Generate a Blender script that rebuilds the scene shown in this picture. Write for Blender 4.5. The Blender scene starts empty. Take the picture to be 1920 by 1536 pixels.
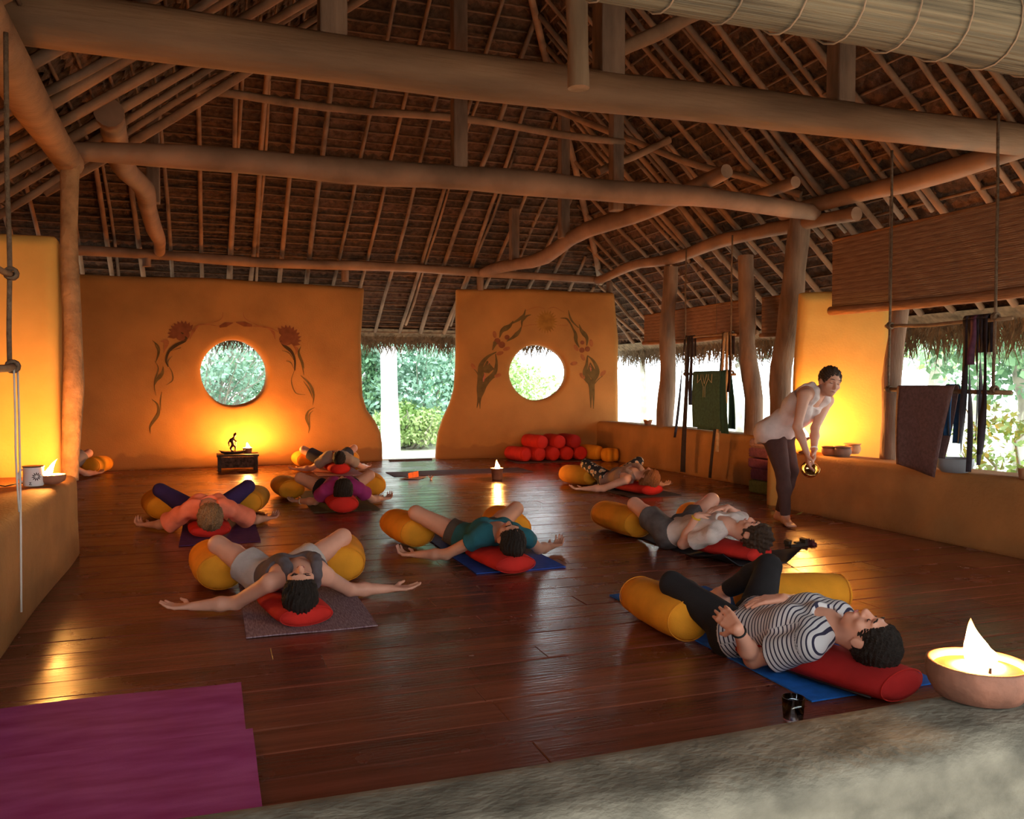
import bpy, math, random
import numpy as np
from mathutils import Vector
random.seed(7)
RNG = np.random.default_rng(7)
scene = bpy.context.scene
COL = scene.collection

# ------------------------------------------------------------------ camera
FPX, YAW, PITCH, CAMH = 1600.0, math.radians(19.4), math.radians(1.65), 1.25
cam_d = bpy.data.cameras.new('camera')
cam_d.sensor_fit = 'HORIZONTAL'
cam_d.sensor_width = 36.0
cam_d.lens = 36.0 * FPX / 1920.0
cam_d.clip_start = 0.05
cam_d.clip_end = 300
cam = bpy.data.objects.new('camera', cam_d)
COL.objects.link(cam)
cam.location = (0, 0, CAMH)
cam.rotation_euler = (math.pi / 2 - PITCH, 0, -YAW)
scene.camera = cam

# ------------------------------------------------------------------ world, exposure
world = bpy.data.worlds.new('world')
scene.world = world
world.use_nodes = True
wnt = world.node_tree
bg = wnt.nodes['Background']
bg.inputs['Color'].default_value = (0.86, 0.97, 1.0, 1)
bg.inputs['Strength'].default_value = 6.0
scene.cycles.max_bounces = 6
scene.cycles.diffuse_bounces = 3
scene.cycles.glossy_bounces = 3
scene.cycles.transmission_bounces = 4
scene.cycles.caustics_reflective = False
scene.cycles.caustics_refractive = False
scene.view_settings.view_transform = 'Standard'
scene.view_settings.look = 'None'
scene.view_settings.gamma = 1.0
scene.view_settings.exposure = 0.32
scene.view_settings.use_curve_mapping = False

# ------------------------------------------------------------------ picture geometry (real distances from a solved camera)
_fw = np.array([math.sin(YAW) * math.cos(PITCH), math.cos(YAW) * math.cos(PITCH), -math.sin(PITCH)])
_rt = np.array([math.cos(YAW), -math.sin(YAW), 0.0])
_up = np.cross(_rt, _fw)
_C = np.array([0, 0, CAMH])
def ray(x, y):
    return _fw + _rt * (x - 960) / FPX + _up * (768 - y) / FPX
def U(x, y, z=0.0):                 # point at height z seen at a pixel
    r = ray(x, y)
    return _C + r * ((z - CAMH) / r[2])
def onY(x, y, Y):
    r = ray(x, y)
    return _C + r * (Y / r[1])
def onX(x, y, X):
    r = ray(x, y)
    return _C + r * (X / r[0])
def onplane(x, y, p, n):
    r = ray(x, y)
    return _C + r * (np.dot(np.asarray(p, float) - _C, n) / np.dot(r, n))
def atD(x, y, d):
    return _C + ray(x, y) * d

# ------------------------------------------------------------------ materials
MATS = {}
def mat(name, col, rough=0.7, var=0.18, scale=6.0, stretch=(1, 1, 1), bump=0.0, bscale=40.0, bstretch=None, metal=0.0,
        spec=0.3, col2=None, trans=0.0, detail=4.0, sub=0.0, coat=0.0, space='Object'):
    if name in MATS:
        return MATS[name]
    m = bpy.data.materials.new(name)
    m.use_nodes = True
    nt = m.node_tree
    N, L = nt.nodes, nt.links
    b = N['Principled BSDF']
    b.inputs['Roughness'].default_value = rough
    b.inputs['Metallic'].default_value = metal
    b.inputs['Specular IOR Level'].default_value = spec
    if trans: b.inputs['Transmission Weight'].default_value = trans
    if sub:
        b.inputs['Subsurface Weight'].default_value = sub
        b.inputs['Subsurface Scale'].default_value = 0.02
    if coat:
        b.inputs['Coat Weight'].default_value = coat
        b.inputs['Coat Roughness'].default_value = 0.15
    tc = N.new('ShaderNodeTexCoord')
    mp = N.new('ShaderNodeMapping')
    mp.inputs['Scale'].default_value = stretch
    L.new(tc.outputs[space], mp.inputs['Vector'])
    nz = N.new('ShaderNodeTexNoise')
    nz.inputs['Scale'].default_value = scale
    nz.inputs['Detail'].default_value = detail
    L.new(mp.outputs[0], nz.inputs['Vector'])
    cr = N.new('ShaderNodeValToRGB')
    c2 = col2 if col2 else tuple(min(1, c * (1 + var)) for c in col)
    c1 = col if col2 else tuple(c * (1 - var) for c in col)
    cr.color_ramp.elements[0].position = 0.32
    cr.color_ramp.elements[1].position = 0.68
    cr.color_ramp.elements[0].color = (*c1, 1)
    cr.color_ramp.elements[1].color = (*c2, 1)
    L.new(nz.outputs['Fac'], cr.inputs['Fac'])
    L.new(cr.outputs['Color'], b.inputs['Base Color'])
    if bump:
        mp2 = N.new('ShaderNodeMapping')
        mp2.inputs['Scale'].default_value = bstretch or stretch
        L.new(tc.outputs[space], mp2.inputs['Vector'])
        n2 = N.new('ShaderNodeTexNoise')
        n2.inputs['Scale'].default_value = bscale
        n2.inputs['Detail'].default_value = 5
        L.new(mp2.outputs[0], n2.inputs['Vector'])
        bp = N.new('ShaderNodeBump')
        bp.inputs['Strength'].default_value = bump
        bp.inputs['Distance'].default_value = 0.02
        L.new(n2.outputs['Fac'], bp.inputs['Height'])
        L.new(bp.outputs[0], b.inputs['Normal'])
    MATS[name] = m
    return m
def emis(name, col, strength):
    if name in MATS:
        return MATS[name]
    m = bpy.data.materials.new(name)
    m.use_nodes = True
    b = m.node_tree.nodes['Principled BSDF']
    b.inputs['Base Color'].default_value = (*col, 1)
    b.inputs['Emission Color'].default_value = (*col, 1)
    b.inputs['Emission Strength'].default_value = strength
    MATS[name] = m
    return m
def ramp_mix(m, fac_socket, col, lo, hi):      # lay a second colour over the base colour where fac goes lo..hi
    nt = m.node_tree
    b = nt.nodes['Principled BSDF']
    old = b.inputs['Base Color'].links[0].from_socket
    mr = nt.nodes.new('ShaderNodeMapRange')
    mr.inputs['From Min'].default_value = lo
    mr.inputs['From Max'].default_value = hi
    nt.links.new(fac_socket, mr.inputs['Value'])
    mx = nt.nodes.new('ShaderNodeMix')
    mx.data_type = 'RGBA'
    nt.links.new(mr.outputs[0], mx.inputs['Factor'])
    nt.links.new(old, mx.inputs['A'])
    mx.inputs['B'].default_value = (*col, 1)
    nt.links.new(mx.outputs['Result'], b.inputs['Base Color'])

# ------------------------------------------------------------------ geometry collector and objects
class G:
    def __init__(s):
        s.v, s.f = [], []
    def add(s, vs, fs):
        o = len(s.v)
        s.v.extend([tuple(map(float, p)) for p in vs])
        s.f.extend([tuple(i + o for i in f) for f in fs])
        return s
    def box(s, lo, hi):
        x0, y0, z0 = lo
        x1, y1, z1 = hi
        return s.add([(x0, y0, z0), (x1, y0, z0), (x1, y1, z0), (x0, y1, z0), (x0, y0, z1), (x1, y0, z1), (x1, y1, z1), (x0, y1, z1)],
                     [(0, 3, 2, 1), (4, 5, 6, 7), (0, 1, 5, 4), (1, 2, 6, 5), (2, 3, 7, 6), (3, 0, 4, 7)])
    def obox(s, c, ax, ay, az):     # oriented box: centre and three half-axes
        c, ax, ay, az = [np.asarray(q, float) for q in (c, ax, ay, az)]
        P = [c + i * ax + j * ay + k * az for k in (-1, 1) for j in (-1, 1) for i in (-1, 1)]
        return s.add(P, [(0, 2, 3, 1), (4, 5, 7, 6), (0, 1, 5, 4), (1, 3, 7, 5), (3, 2, 6, 7), (2, 0, 4, 6)])
    def tube(s, pts, rad, n=8, cap=True, flat=1.0, ref=None):
        pts = [np.asarray(p, float) for p in pts]
        if not hasattr(rad, '__len__'): rad = [rad] * len(pts)
        up = np.asarray(ref, float) if ref is not None else None
        vs = []
        for i, p in enumerate(pts):
            t = pts[min(i + 1, len(pts) - 1)] - pts[max(i - 1, 0)]
            t = t / (np.linalg.norm(t) + 1e-9)
            if up is None:
                up = np.array([0, 0, 1.0]) if abs(t[2]) < .9 else np.array([1.0, 0, 0])
            a = up - t * np.dot(up, t)
            a = a / (np.linalg.norm(a) + 1e-9)
            if ref is None: up = a
            c = np.cross(t, a)
            for k in range(n):
                th = 2 * math.pi * k / n
                vs.append(p + rad[i] * (math.cos(th) * a * flat + math.sin(th) * c))
        fs = []
        m = len(pts)
        for i in range(m - 1):
            for k in range(n):
                k2 = (k + 1) % n
                fs.append((i * n + k, i * n + k2, (i + 1) * n + k2, (i + 1) * n + k))
        if cap:
            fs.append(tuple(range(n - 1, -1, -1)))
            fs.append(tuple((m - 1) * n + k for k in range(n)))
        return s.add(vs, fs)
    def lathe(s, prof, c=(0, 0, 0), n=32, axis=(0, 0, 1), sq=(1, 1)):
        az = np.asarray(axis, float); az = az / np.linalg.norm(az)
        ref = np.array([0, 0, 1.0]) if abs(az[2]) < .9 else np.array([1.0, 0, 0])
        ay = ref - az * np.dot(ref, az); ay /= np.linalg.norm(ay)
        ax = np.cross(ay, az)
        c = np.asarray(c, float)
        vs = []
        for r, h in prof:
            for k in range(n):
                th = 2 * math.pi * k / n
                vs.append(c + az * h + r * (math.cos(th) * ax * sq[0] + math.sin(th) * ay * sq[1]))
        fs = []
        for i in range(len(prof) - 1):
            for k in range(n):
                k2 = (k + 1) % n
                fs.append((i * n + k, i * n + k2, (i + 1) * n + k2, (i + 1) * n + k))
        if prof[0][0] > 1e-4: fs.append(tuple(range(n - 1, -1, -1)))
        if prof[-1][0] > 1e-4: fs.append(tuple((len(prof) - 1) * n + k for k in range(n)))
        return s.add(vs, fs)
    def ribbon(s, pts, width, wdir, thick=0.003):
        pts = [np.asarray(p, float) for p in pts]
        vs, fs = [], []
        for i, p in enumerate(pts):
            t = pts[min(i + 1, len(pts) - 1)] - pts[max(i - 1, 0)]
            t = t / (np.linalg.norm(t) + 1e-9)
            wd = np.asarray(wdir[i] if (isinstance(wdir, list) and hasattr(wdir[0], '__len__')) else wdir, float)
            wd = wd - t * np.dot(wd, t); wd /= np.linalg.norm(wd) + 1e-9
            nn = np.cross(t, wd)
            w = width[i] if hasattr(width, '__len__') else width
            vs += [p - wd * w / 2 - nn * thick / 2, p + wd * w / 2 - nn * thick / 2, p + wd * w / 2 + nn * thick / 2, p - wd * w / 2 + nn * thick / 2]
        for i in range(len(pts) - 1):
            for k in range(4):
                k2 = (k + 1) % 4
                fs.append((i * 4 + k, i * 4 + k2, i * 4 + 4 + k2, i * 4 + 4 + k))
        m = len(pts) - 1
        fs += [(3, 2, 1, 0), (m * 4, m * 4 + 1, m * 4 + 2, m * 4 + 3)]
        return s.add(vs, fs)
    def build(s, name, m, parent=None, smooth=True, origin=None):
        return mesh_obj(name, s.v, s.f, m, parent, smooth, origin)

def world_loc(o):
    p = np.zeros(3)
    while o is not None:
        p = p + np.array(o.location)
        o = o.parent
    return p
def mesh_obj(name, v, f, m, parent=None, smooth=True, origin=None):
    v = np.asarray(v, float).reshape(-1, 3)
    o0 = world_loc(parent) if parent is not None else (np.asarray(origin, float) if origin is not None else np.zeros(3))
    me = bpy.data.meshes.new(name)
    if isinstance(f, np.ndarray):
        me.vertices.add(len(v)); me.vertices.foreach_set('co', (v - o0).ravel())
        k = f.shape[1]
        me.loops.add(f.size); me.loops.foreach_set('vertex_index', f.ravel().astype(np.int32))
        me.polygons.add(len(f))
        me.polygons.foreach_set('loop_start', np.arange(0, f.size, k, dtype=np.int32))
        me.update(calc_edges=True)
    else:
        me.from_pydata((v - o0).tolist(), [], f)
    if smooth:
        me.polygons.foreach_set('use_smooth', np.ones(len(me.polygons), dtype=bool))
    me.materials.append(m)
    me.update()
    o = bpy.data.objects.new(name, me)
    COL.objects.link(o)
    if parent is not None:
        o.parent = parent
    elif origin is not None:
        o.location = origin
    return o
def tag(o, label=None, cat=None, group=None, kind=None):
    if label: o['label'] = label
    if cat: o['category'] = cat
    if group: o['group'] = group
    if kind: o['kind'] = kind
    return o
def thing(name, label, cat, loc=(0, 0, 0), group=None, kind=None):
    o = bpy.data.objects.new(name, None)
    o.empty_display_size = 0.1
    COL.objects.link(o)
    o.location = loc
    return tag(o, label, cat, group, kind)
def angle_smooth(o, deg=40):
    me = o.data
    try: me.set_sharp_from_angle(angle=math.radians(deg))
    except Exception: pass
    return o
def copy_tree(o, parent=None):
    c = o.copy()
    COL.objects.link(c)
    c.parent = parent
    for ch in list(o.children): copy_tree(ch, c)
    return c

# ------------------------------------------------------------------ signed distance fields and surface nets
def surface_nets(v, lo, h):
    s = v < 0
    c = s[:-1, :-1, :-1].astype(np.int8)
    cnt = c.copy()
    for dx in (0, 1):
        for dy in (0, 1):
            for dz in (0, 1):
                if dx + dy + dz:
                    cnt = cnt + s[dx:s.shape[0] - 1 + dx, dy:s.shape[1] - 1 + dy, dz:s.shape[2] - 1 + dz]
    act = (cnt > 0) & (cnt < 8)
    I, J, K = np.nonzero(act)
    idx = np.full(act.shape, -1, np.int32)
    idx[I, J, K] = np.arange(len(I))
    acc = np.zeros((len(I), 3)); num = np.zeros(len(I))
    for ax in range(3):
        for a in (0, 1):
            for b in (0, 1):
                o = [0, 0, 0]
                others = [q for q in range(3) if q != ax]
                o[others[0]], o[others[1]] = a, b
                p = list(o); p[ax] = 1
                v0 = v[I + o[0], J + o[1], K + o[2]]
                v1 = v[I + p[0], J + p[1], K + p[2]]
                x = (v0 < 0) != (v1 < 0)
                t = np.where(x, v0 / np.where(x, v0 - v1, 1), 0)
                pos = np.zeros((len(I), 3)) + np.array(o, float)
                pos[:, ax] = t
                acc += pos * x[:, None]
                num += x
    V = (acc / np.maximum(num, 1)[:, None] + np.stack([I, J, K], 1)) * h + np.asarray(lo, float)
    F = []
    for ax in range(3):
        sl0 = [slice(None)] * 3; sl1 = [slice(None)] * 3
        sl0[ax] = slice(0, -1); sl1[ax] = slice(1, None)
        e = s[tuple(sl0)] != s[tuple(sl1)]
        b, c2 = [(1, 2), (2, 0), (0, 1)][ax]
        ii = np.array(np.nonzero(e))
        ok = (ii[b] > 0) & (ii[c2] > 0) & (ii[b] < s.shape[b] - 1) & (ii[c2] < s.shape[c2] - 1)
        ii = ii[:, ok]
        inside = s[tuple(ii)]
        def cell(db, dc):
            q = ii.copy(); q[b] += db; q[c2] += dc
            return idx[tuple(q)]
        quad = np.stack([cell(-1, -1), cell(0, -1), cell(0, 0), cell(-1, 0)], 1)
        quad[~inside] = quad[~inside][:, ::-1]
        F.append(quad)
    F = np.concatenate(F)
    F = F[(F >= 0).all(1)]
    return V, F

class Vol:
    def __init__(s, lo, hi, h):
        s.lo = np.asarray(lo, float); s.h = h
        s.n = np.ceil((np.asarray(hi, float) - s.lo) / h).astype(int) + 2
        s.a = np.full(s.n, 0.3, np.float32)
        s.ax = [s.lo[i] + h * np.arange(s.n[i]) for i in range(3)]
    def region(s, lo, hi, m):
        i0 = np.clip(np.floor((np.asarray(lo) - m - s.lo) / s.h).astype(int), 0, s.n - 1)
        i1 = np.clip(np.ceil((np.asarray(hi) + m - s.lo) / s.h).astype(int) + 1, 1, s.n)
        sl = tuple(slice(i0[k], max(i1[k], i0[k] + 1)) for k in range(3))
        X, Y, Z = np.meshgrid(*[s.ax[k][sl[k]] for k in range(3)], indexing='ij')
        return sl, X, Y, Z
    def apply(s, prim, k=0.02, op='+'):
        lo, hi = prim.bounds()
        sl, X, Y, Z = s.region(lo, hi, k + 0.03)
        d = prim.dist(X, Y, Z).astype(np.float32)
        a = s.a[sl]
        if op == '+':
            hh = np.maximum(k - np.abs(a - d), 0) / k
            s.a[sl] = np.minimum(a, d) - hh * hh * k * .25
        else:
            d = -d
            hh = np.maximum(k - np.abs(a - d), 0) / k
            s.a[sl] = np.maximum(a, d) + hh * hh * k * .25
    def cut(s, p, n, region=None):      # keep the side n points away from
        X, Y, Z = np.meshgrid(*s.ax, indexing='ij', sparse=True)
        d = ((X - p[0]) * n[0] + (Y - p[1]) * n[1] + (Z - p[2]) * n[2]).astype(np.float32)
        s.a = np.maximum(s.a, d)
    def mesh(s):
        return surface_nets(s.a, s.lo, s.h)
class Cap:
    def __init__(s, a, b, ra, rb=None, endcut=False, startcut=False):
        s.p, s.q = np.asarray(a, float), np.asarray(b, float)
        s.ra, s.rb = ra, ra if rb is None else rb
        s.endcut, s.startcut = endcut, startcut
    def bounds(s):
        r = max(s.ra, s.rb)
        return np.minimum(s.p, s.q) - r, np.maximum(s.p, s.q) + r
    def dist(s, X, Y, Z):
        d = s.q - s.p
        L2 = float(d @ d) + 1e-12
        t = ((X - s.p[0]) * d[0] + (Y - s.p[1]) * d[1] + (Z - s.p[2]) * d[2]) / L2
        tc = np.clip(t, 0, 1)
        r = np.sqrt((X - s.p[0] - tc * d[0]) ** 2 + (Y - s.p[1] - tc * d[1]) ** 2 + (Z - s.p[2] - tc * d[2]) ** 2) - (s.ra + tc * (s.rb - s.ra))
        L = math.sqrt(L2)
        if s.endcut: r = np.maximum(r, (t - 1) * L)
        if s.startcut: r = np.maximum(r, -t * L)
        return r
class Ell:
    def __init__(s, c, axes, rad):
        s.c = np.asarray(c, float); s.ax = [np.asarray(a, float) / np.linalg.norm(a) for a in axes]; s.r = rad
    def bounds(s):
        r = max(s.r)
        return s.c - r, s.c + r
    def dist(s, X, Y, Z):
        x, y, z = X - s.c[0], Y - s.c[1], Z - s.c[2]
        q = [x * a[0] + y * a[1] + z * a[2] for a in s.ax]
        k0 = np.sqrt(sum((q[i] / s.r[i]) ** 2 for i in range(3)))
        k1 = np.sqrt(sum((q[i] / s.r[i] ** 2) ** 2 for i in range(3))) + 1e-9
        return k0 * (k0 - 1) / k1
def poly_sdf(P, X, Y):
    P = np.asarray(P, float)
    d = np.full(X.shape, 1e9); sgn = np.ones(X.shape)
    n = len(P)
    for i in range(n):
        a, b = P[i], P[i - 1]
        e = b - a
        wx, wy = X - a[0], Y - a[1]
        t = np.clip((wx * e[0] + wy * e[1]) / (e @ e + 1e-12), 0, 1)
        d = np.minimum(d, (wx - e[0] * t) ** 2 + (wy - e[1] * t) ** 2)
        c1, c2, c3 = Y >= a[1], Y < b[1], e[0] * wy > e[1] * wx
        flip = (c1 & c2 & c3) | (~c1 & ~c2 & ~c3)
        sgn = np.where(flip, -sgn, sgn)
    return sgn * np.sqrt(d)
def adobe(name, p0, p1, thick, poly, holes, m, rnd=0.05, h=0.03, wav=0.008, parent=None):
    """soft-edged plaster wall: outline poly in (s, z) along p0->p1, thickness to the left of that direction"""
    p0, p1 = np.asarray(p0, float)[:2], np.asarray(p1, float)[:2]
    u = (p1 - p0) / np.linalg.norm(p1 - p0)
    nrm = np.array([-u[1], u[0]])
    P = np.asarray(poly, float)
    lo = np.array([P[:, 0].min() - 2 * h, -2 * h, P[:, 1].min() - 2 * h])
    hi = np.array([P[:, 0].max() + 2 * h, thick + 2 * h, P[:, 1].max() + 2 * h])
    n = np.ceil((hi - lo) / h).astype(int) + 1
    xs = [lo[i] + h * np.arange(n[i]) for i in range(3)]
    S, Zg = np.meshgrid(xs[0], xs[2], indexing='ij')
    d2 = poly_sdf(P, S, Zg)
    for hp in holes:
        d2 = np.maximum(d2, -poly_sdf(hp, S, Zg))
    T = np.abs(xs[1] - thick / 2) - thick / 2
    a = d2[:, None, :] + rnd
    b = (T + rnd)[None, :, None] + 0 * a
    d = np.sqrt(np.maximum(a, 0) ** 2 + np.maximum(b, 0) ** 2) + np.minimum(np.maximum(a, b), 0) - rnd
    d = d + wav * (np.sin(S * 2.3 + 1.3 * np.sin(Zg * 1.9)) * np.sin(Zg * 2.9 + S))[:, None, :]
    V, F = surface_nets(d, lo, h)
    W = np.stack([p0[0] + u[0] * V[:, 0] + nrm[0] * V[:, 1], p0[1] + u[1] * V[:, 0] + nrm[1] * V[:, 1], V[:, 2]], 1)
    return mesh_obj(name, W, F, m, parent)
def ring_poly(cx, cz, rx, rz, n=28, wob=0.03, seed=0, ph=0.0):
    r = random.Random(seed)
    a, b = r.uniform(0, 6), r.uniform(0, 6)
    return [(cx + rx * (1 + wob * math.sin(2 * t + a) + wob * .6 * math.sin(3 * t + b)) * math.cos(t), cz + rz * (1 + wob * math.sin(2 * t + a) + wob * .6 * math.sin(3 * t + b)) * math.sin(t))
            for t in [2 * math.pi * k / n for k in range(n)]]
def wobble(p, q, n=8, amp=0.02, rnd=random):
    p, q = np.asarray(p, float), np.asarray(q, float)
    L = np.linalg.norm(q - p)
    a = [rnd.uniform(-1, 1) for _ in range(6)]
    out = []
    d = (q - p) / L
    s = np.cross(d, [0.3, 0.5, 0.8]); s /= np.linalg.norm(s)
    t2 = np.cross(d, s)
    for i in range(n + 1):
        t = i / n
        e = math.sin(math.pi * t)
        o1 = a[0] * e + .5 * a[1] * math.sin(2 * math.pi * t) + .35 * a[2] * math.sin(5 * math.pi * t)
        o2 = a[3] * e + .5 * a[4] * math.sin(2 * math.pi * t) + .35 * a[5] * math.sin(4 * math.pi * t)
        out.append(p + (q - p) * t + amp * (o1 * s + o2 * t2))
    return out

# ================================================================== SETTING
M_PLASTER = mat('ochre_plaster', (0.42, 0.170, 0.042), 0.85, 0.16, 1.6, bump=0.18, bscale=55, detail=6)
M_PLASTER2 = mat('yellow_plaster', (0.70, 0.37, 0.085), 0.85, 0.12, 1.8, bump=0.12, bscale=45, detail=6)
M_PARAPET = mat('brown_plaster', (0.38, 0.170, 0.052), 0.85, 0.2, 2.2, bump=0.35, bscale=40, detail=6)
M_CEMENT = mat('grey_cement', (0.050, 0.040, 0.027), 0.8, 0.0, 9.0, col2=(0.150, 0.122, 0.088), bump=0.3, bscale=45, stretch=(1, 1.6, 1.6), detail=9)
M_SAND = mat('pale_sand', (0.62, 0.58, 0.48), 0.95, 0.1, 3, bump=0.2, bscale=20)
def wall_stain(m):      # damp wavy band of earth colour along the foot of the walls
    nt = m.node_tree
    tc = nt.nodes.new('ShaderNodeTexCoord')
    sx = nt.nodes.new('ShaderNodeSeparateXYZ')
    nt.links.new(tc.outputs['Object'], sx.inputs[0])
    nz = nt.nodes.new('ShaderNodeTexNoise'); nz.inputs['Scale'].default_value = 2.6
    nt.links.new(tc.outputs['Object'], nz.inputs['Vector'])
    ma = nt.nodes.new('ShaderNodeMath'); ma.operation = 'MULTIPLY_ADD'
    nt.links.new(nz.outputs['Fac'], ma.inputs[0]); ma.inputs[1].default_value = -0.38
    nt.links.new(sx.outputs['Z'], ma.inputs[2])
    ramp_mix(m, ma.outputs[0], (0.33, 0.13, 0.035), 0.02, -0.02)
wall_stain(M_PLASTER)

# ---- floor boards, laid along X
M_SUB = mat('dusty_joint', (0.52, 0.36, 0.26), 0.9, 0.2, 3)
def wood_floor(name, c, k):
    m = mat(name, c, 0.27, 0.28, 2.2, stretch=(0.5, 9, 1), bump=0.12, bscale=5, bstretch=(1.2, 14, 1), spec=0.5, detail=6)
    nt = m.node_tree
    b = nt.nodes['Principled BSDF']
    tc = nt.nodes.new('ShaderNodeTexCoord')
    nz = nt.nodes.new('ShaderNodeTexNoise'); nz.inputs['Scale'].default_value = 2.5; nz.inputs['Detail'].default_value = 6
    nt.links.new(tc.outputs['Object'], nz.inputs['Vector'])
    mr = nt.nodes.new('ShaderNodeMapRange')
    mr.inputs['From Min'].default_value = 0.3; mr.inputs['From Max'].default_value = 0.75
    mr.inputs['To Min'].default_value = 0.17 + k; mr.inputs['To Max'].default_value = 0.31 + k
    nt.links.new(nz.outputs['Fac'], mr.inputs['Value'])
    nt.links.new(mr.outputs[0], b.inputs['Roughness'])
    return m
M_FLOORS = [wood_floor('varnished_board_a', (0.175, 0.047, 0.028), 0.0), wood_floor('varnished_board_b', (0.145, 0.038, 0.022), 0.03), wood_floor('varnished_board_c', (0.200, 0.057, 0.032), -0.02)]
fl = G().box((-3.7, 1.0, -0.12), (6.4, 14.35, -0.006)).build('floor', M_SUB, smooth=False)
tag(fl, 'dark red varnished plank floor of the open hall', 'floor', kind='structure')
y = 1.18
row = 0
while y < 13.9:
    w = random.uniform(0.185, 0.225)
    xs = [-3.6 if y > 6.9 else -1.2]
    x_end = 6.3
    cut = random.uniform(0.2, 2.4)
    cuts = [c for c in (cut, cut + random.uniform(2.2, 3.2)) if xs[0] + .6 < c < x_end - .6]
    edges = [xs[0]] + cuts + [x_end]
    for a, b in zip(edges[:-1], edges[1:]):
        dz = random.uniform(-0.0012, 0.0008)
        g = G()
        gap = 0.0026 if random.random() < .65 else 0.0048
        x0, x1, y0, y1, e = a + .0006, b - .0006, y + gap, y + w - gap, .003
        z0, z1 = -0.02, 0.0 + dz
        g.add([(x0, y0, z0), (x1, y0, z0), (x1, y1, z0), (x0, y1, z0), (x0, y0, z1 - e), (x1, y0, z1 - e), (x1, y1, z1 - e), (x0, y1, z1 - e),
               (x0 + e, y0 + e, z1), (x1 - e, y0 + e, z1), (x1 - e, y1 - e, z1), (x0 + e, y1 - e, z1)],
              [(0, 3, 2, 1), (0, 1, 5, 4), (1, 2, 6, 5), (2, 3, 7, 6), (3, 0, 4, 7), (4, 5, 9, 8), (5, 6, 10, 9), (6, 7, 11, 10), (7, 4, 8, 11), (8, 9, 10, 11)])
        p = g.build('plank', random.choice(M_FLOORS), fl, smooth=False)
    y += w
    row += 1

# ---- ground outside
gr = G().box((-40, -30, -0.5), (60, 80, -0.16)).build('ground', M_SAND, smooth=False)
tag(gr, 'pale sandy ground around the hall', 'ground', kind='structure')

# ---- back wall, two soft-edged plaster panels with round openings, a doorway between them
BW_A0, BW_A1 = np.array([-3.6, 13.466]), np.array([2.75, 13.95])
BW_B0, BW_B1 = np.array([3.45, 14.03]), np.array([6.42, 13.33])
def plane_of(p0, p1):
    u = (p1 - p0) / np.linalg.norm(p1 - p0)
    return np.array([p0[0], p0[1], 0]), np.array([-u[1], u[0], 0]), u
PA, NA, UA = plane_of(BW_A0, BW_A1)
PB, NB, UB = plane_of(BW_B0, BW_B1)
def szA(x, y):
    p = onplane(x, y, PA, NA); return float((p[:2] - BW_A0) @ UA), float(p[2])
def szB(x, y):
    p = onplane(x, y, PB, NB); return float((p[:2] - BW_B0) @ UB), float(p[2])
def smooth_poly(P, it=2):
    for _ in range(it):
        Q = []
        for i in range(len(P)):
            a, b = np.array(P[i]), np.array(P[(i + 1) % len(P)])
            Q += [tuple(a * .75 + b * .25), tuple(a * .25 + b * .75)]
        P = Q
    return P
def circ(szf, cx, cy, rx, ry, seed, n=36):
    return [szf(cx + rx * (1 + .025 * math.sin(2 * t + seed)) * math.cos(t), cy + ry * (1 + .025 * math.sin(3 * t + seed)) * math.sin(t)) for t in [2 * math.pi * k / n for k in range(n)]]
topA = szA(684, 537)[1]
right_edge = [szA(*q) for q in [(719, 866), (719, 835), (716, 812), (706, 790), (690, 768), (682, 742), (679, 700), (678, 640), (682, 580), (685, 540)]]
polyA = [(0, -0.03), (right_edge[0][0], -0.03)] + right_edge[1:] + [szA(400, 521), (2.0, topA - .01), (0, topA)]
wa = adobe('wall_back', BW_A0, BW_A1, 0.30, polyA, [circ(szA, 440, 700, 62, 62, 0.4)], M_PLASTER, rnd=0.07, h=0.03, wav=.01)
tag(wa, 'ochre plaster back wall with a round opening and painted lotus garland', 'wall', kind='structure')
left_edge = [szB(*q) for q in [(855, 541), (855, 600), (855, 690), (852, 728), (843, 757), (829, 785), (820, 812), (817, 840), (816, 862)]]
polyB = left_edge[:-1] + [(left_edge[-1][0], -0.03), (szB(1163, 860)[0], -0.03), (szB(1160, 790)[0], szB(1160, 790)[1]), szB(1161, 640), szB(1153, 548), szB(1000, 541)]
wb = adobe('wall_back', BW_B0, BW_B1, 0.32, polyB, [circ(szB, 1009, 698, 52, 52, 1.7)], M_PLASTER, rnd=0.07, h=0.03, wav=.01)
tag(wb, 'ochre plaster back wall with a round opening and two painted flower figures', 'wall', kind='structure')
# ---- low parapets and the plaster pillars that stand on them
def rect(L, H, z0=-0.03): return [(0, z0), (L, z0), (L, H), (0, H)]
o = adobe('wall_right', (6.25, 13.6), (6.25, 6.9), 0.36, rect(6.7, 0.635), [], M_PARAPET, rnd=0.06, h=0.035)
tag(o, 'low ochre parapet under the hanging green mat and straps', 'wall', kind='structure')
o = adobe('wall_right', (5.45, 7.22), (5.50, 0.6), 0.42, rect(6.6, 0.575), [], M_PARAPET, rnd=0.06, h=0.035)
tag(o, 'low brown parapet behind the standing person', 'wall', kind='structure')
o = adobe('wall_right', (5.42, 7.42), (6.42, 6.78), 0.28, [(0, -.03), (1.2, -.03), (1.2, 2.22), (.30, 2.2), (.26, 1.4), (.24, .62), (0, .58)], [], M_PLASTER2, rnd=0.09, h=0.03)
tag(o, 'bright yellow plaster pillar behind the standing person', 'wall', kind='structure')
o = adobe('wall_left', (-0.92, 0.7), (-0.92, 6.95), 0.62, [(0, -.03), (6.27, -.03), (6.2, 0.6), (0, 0.6)], [], M_PARAPET, rnd=0.05, h=0.03)
tag(o, 'low brown parapet below the mug and oil lamp', 'wall', kind='structure')
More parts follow.
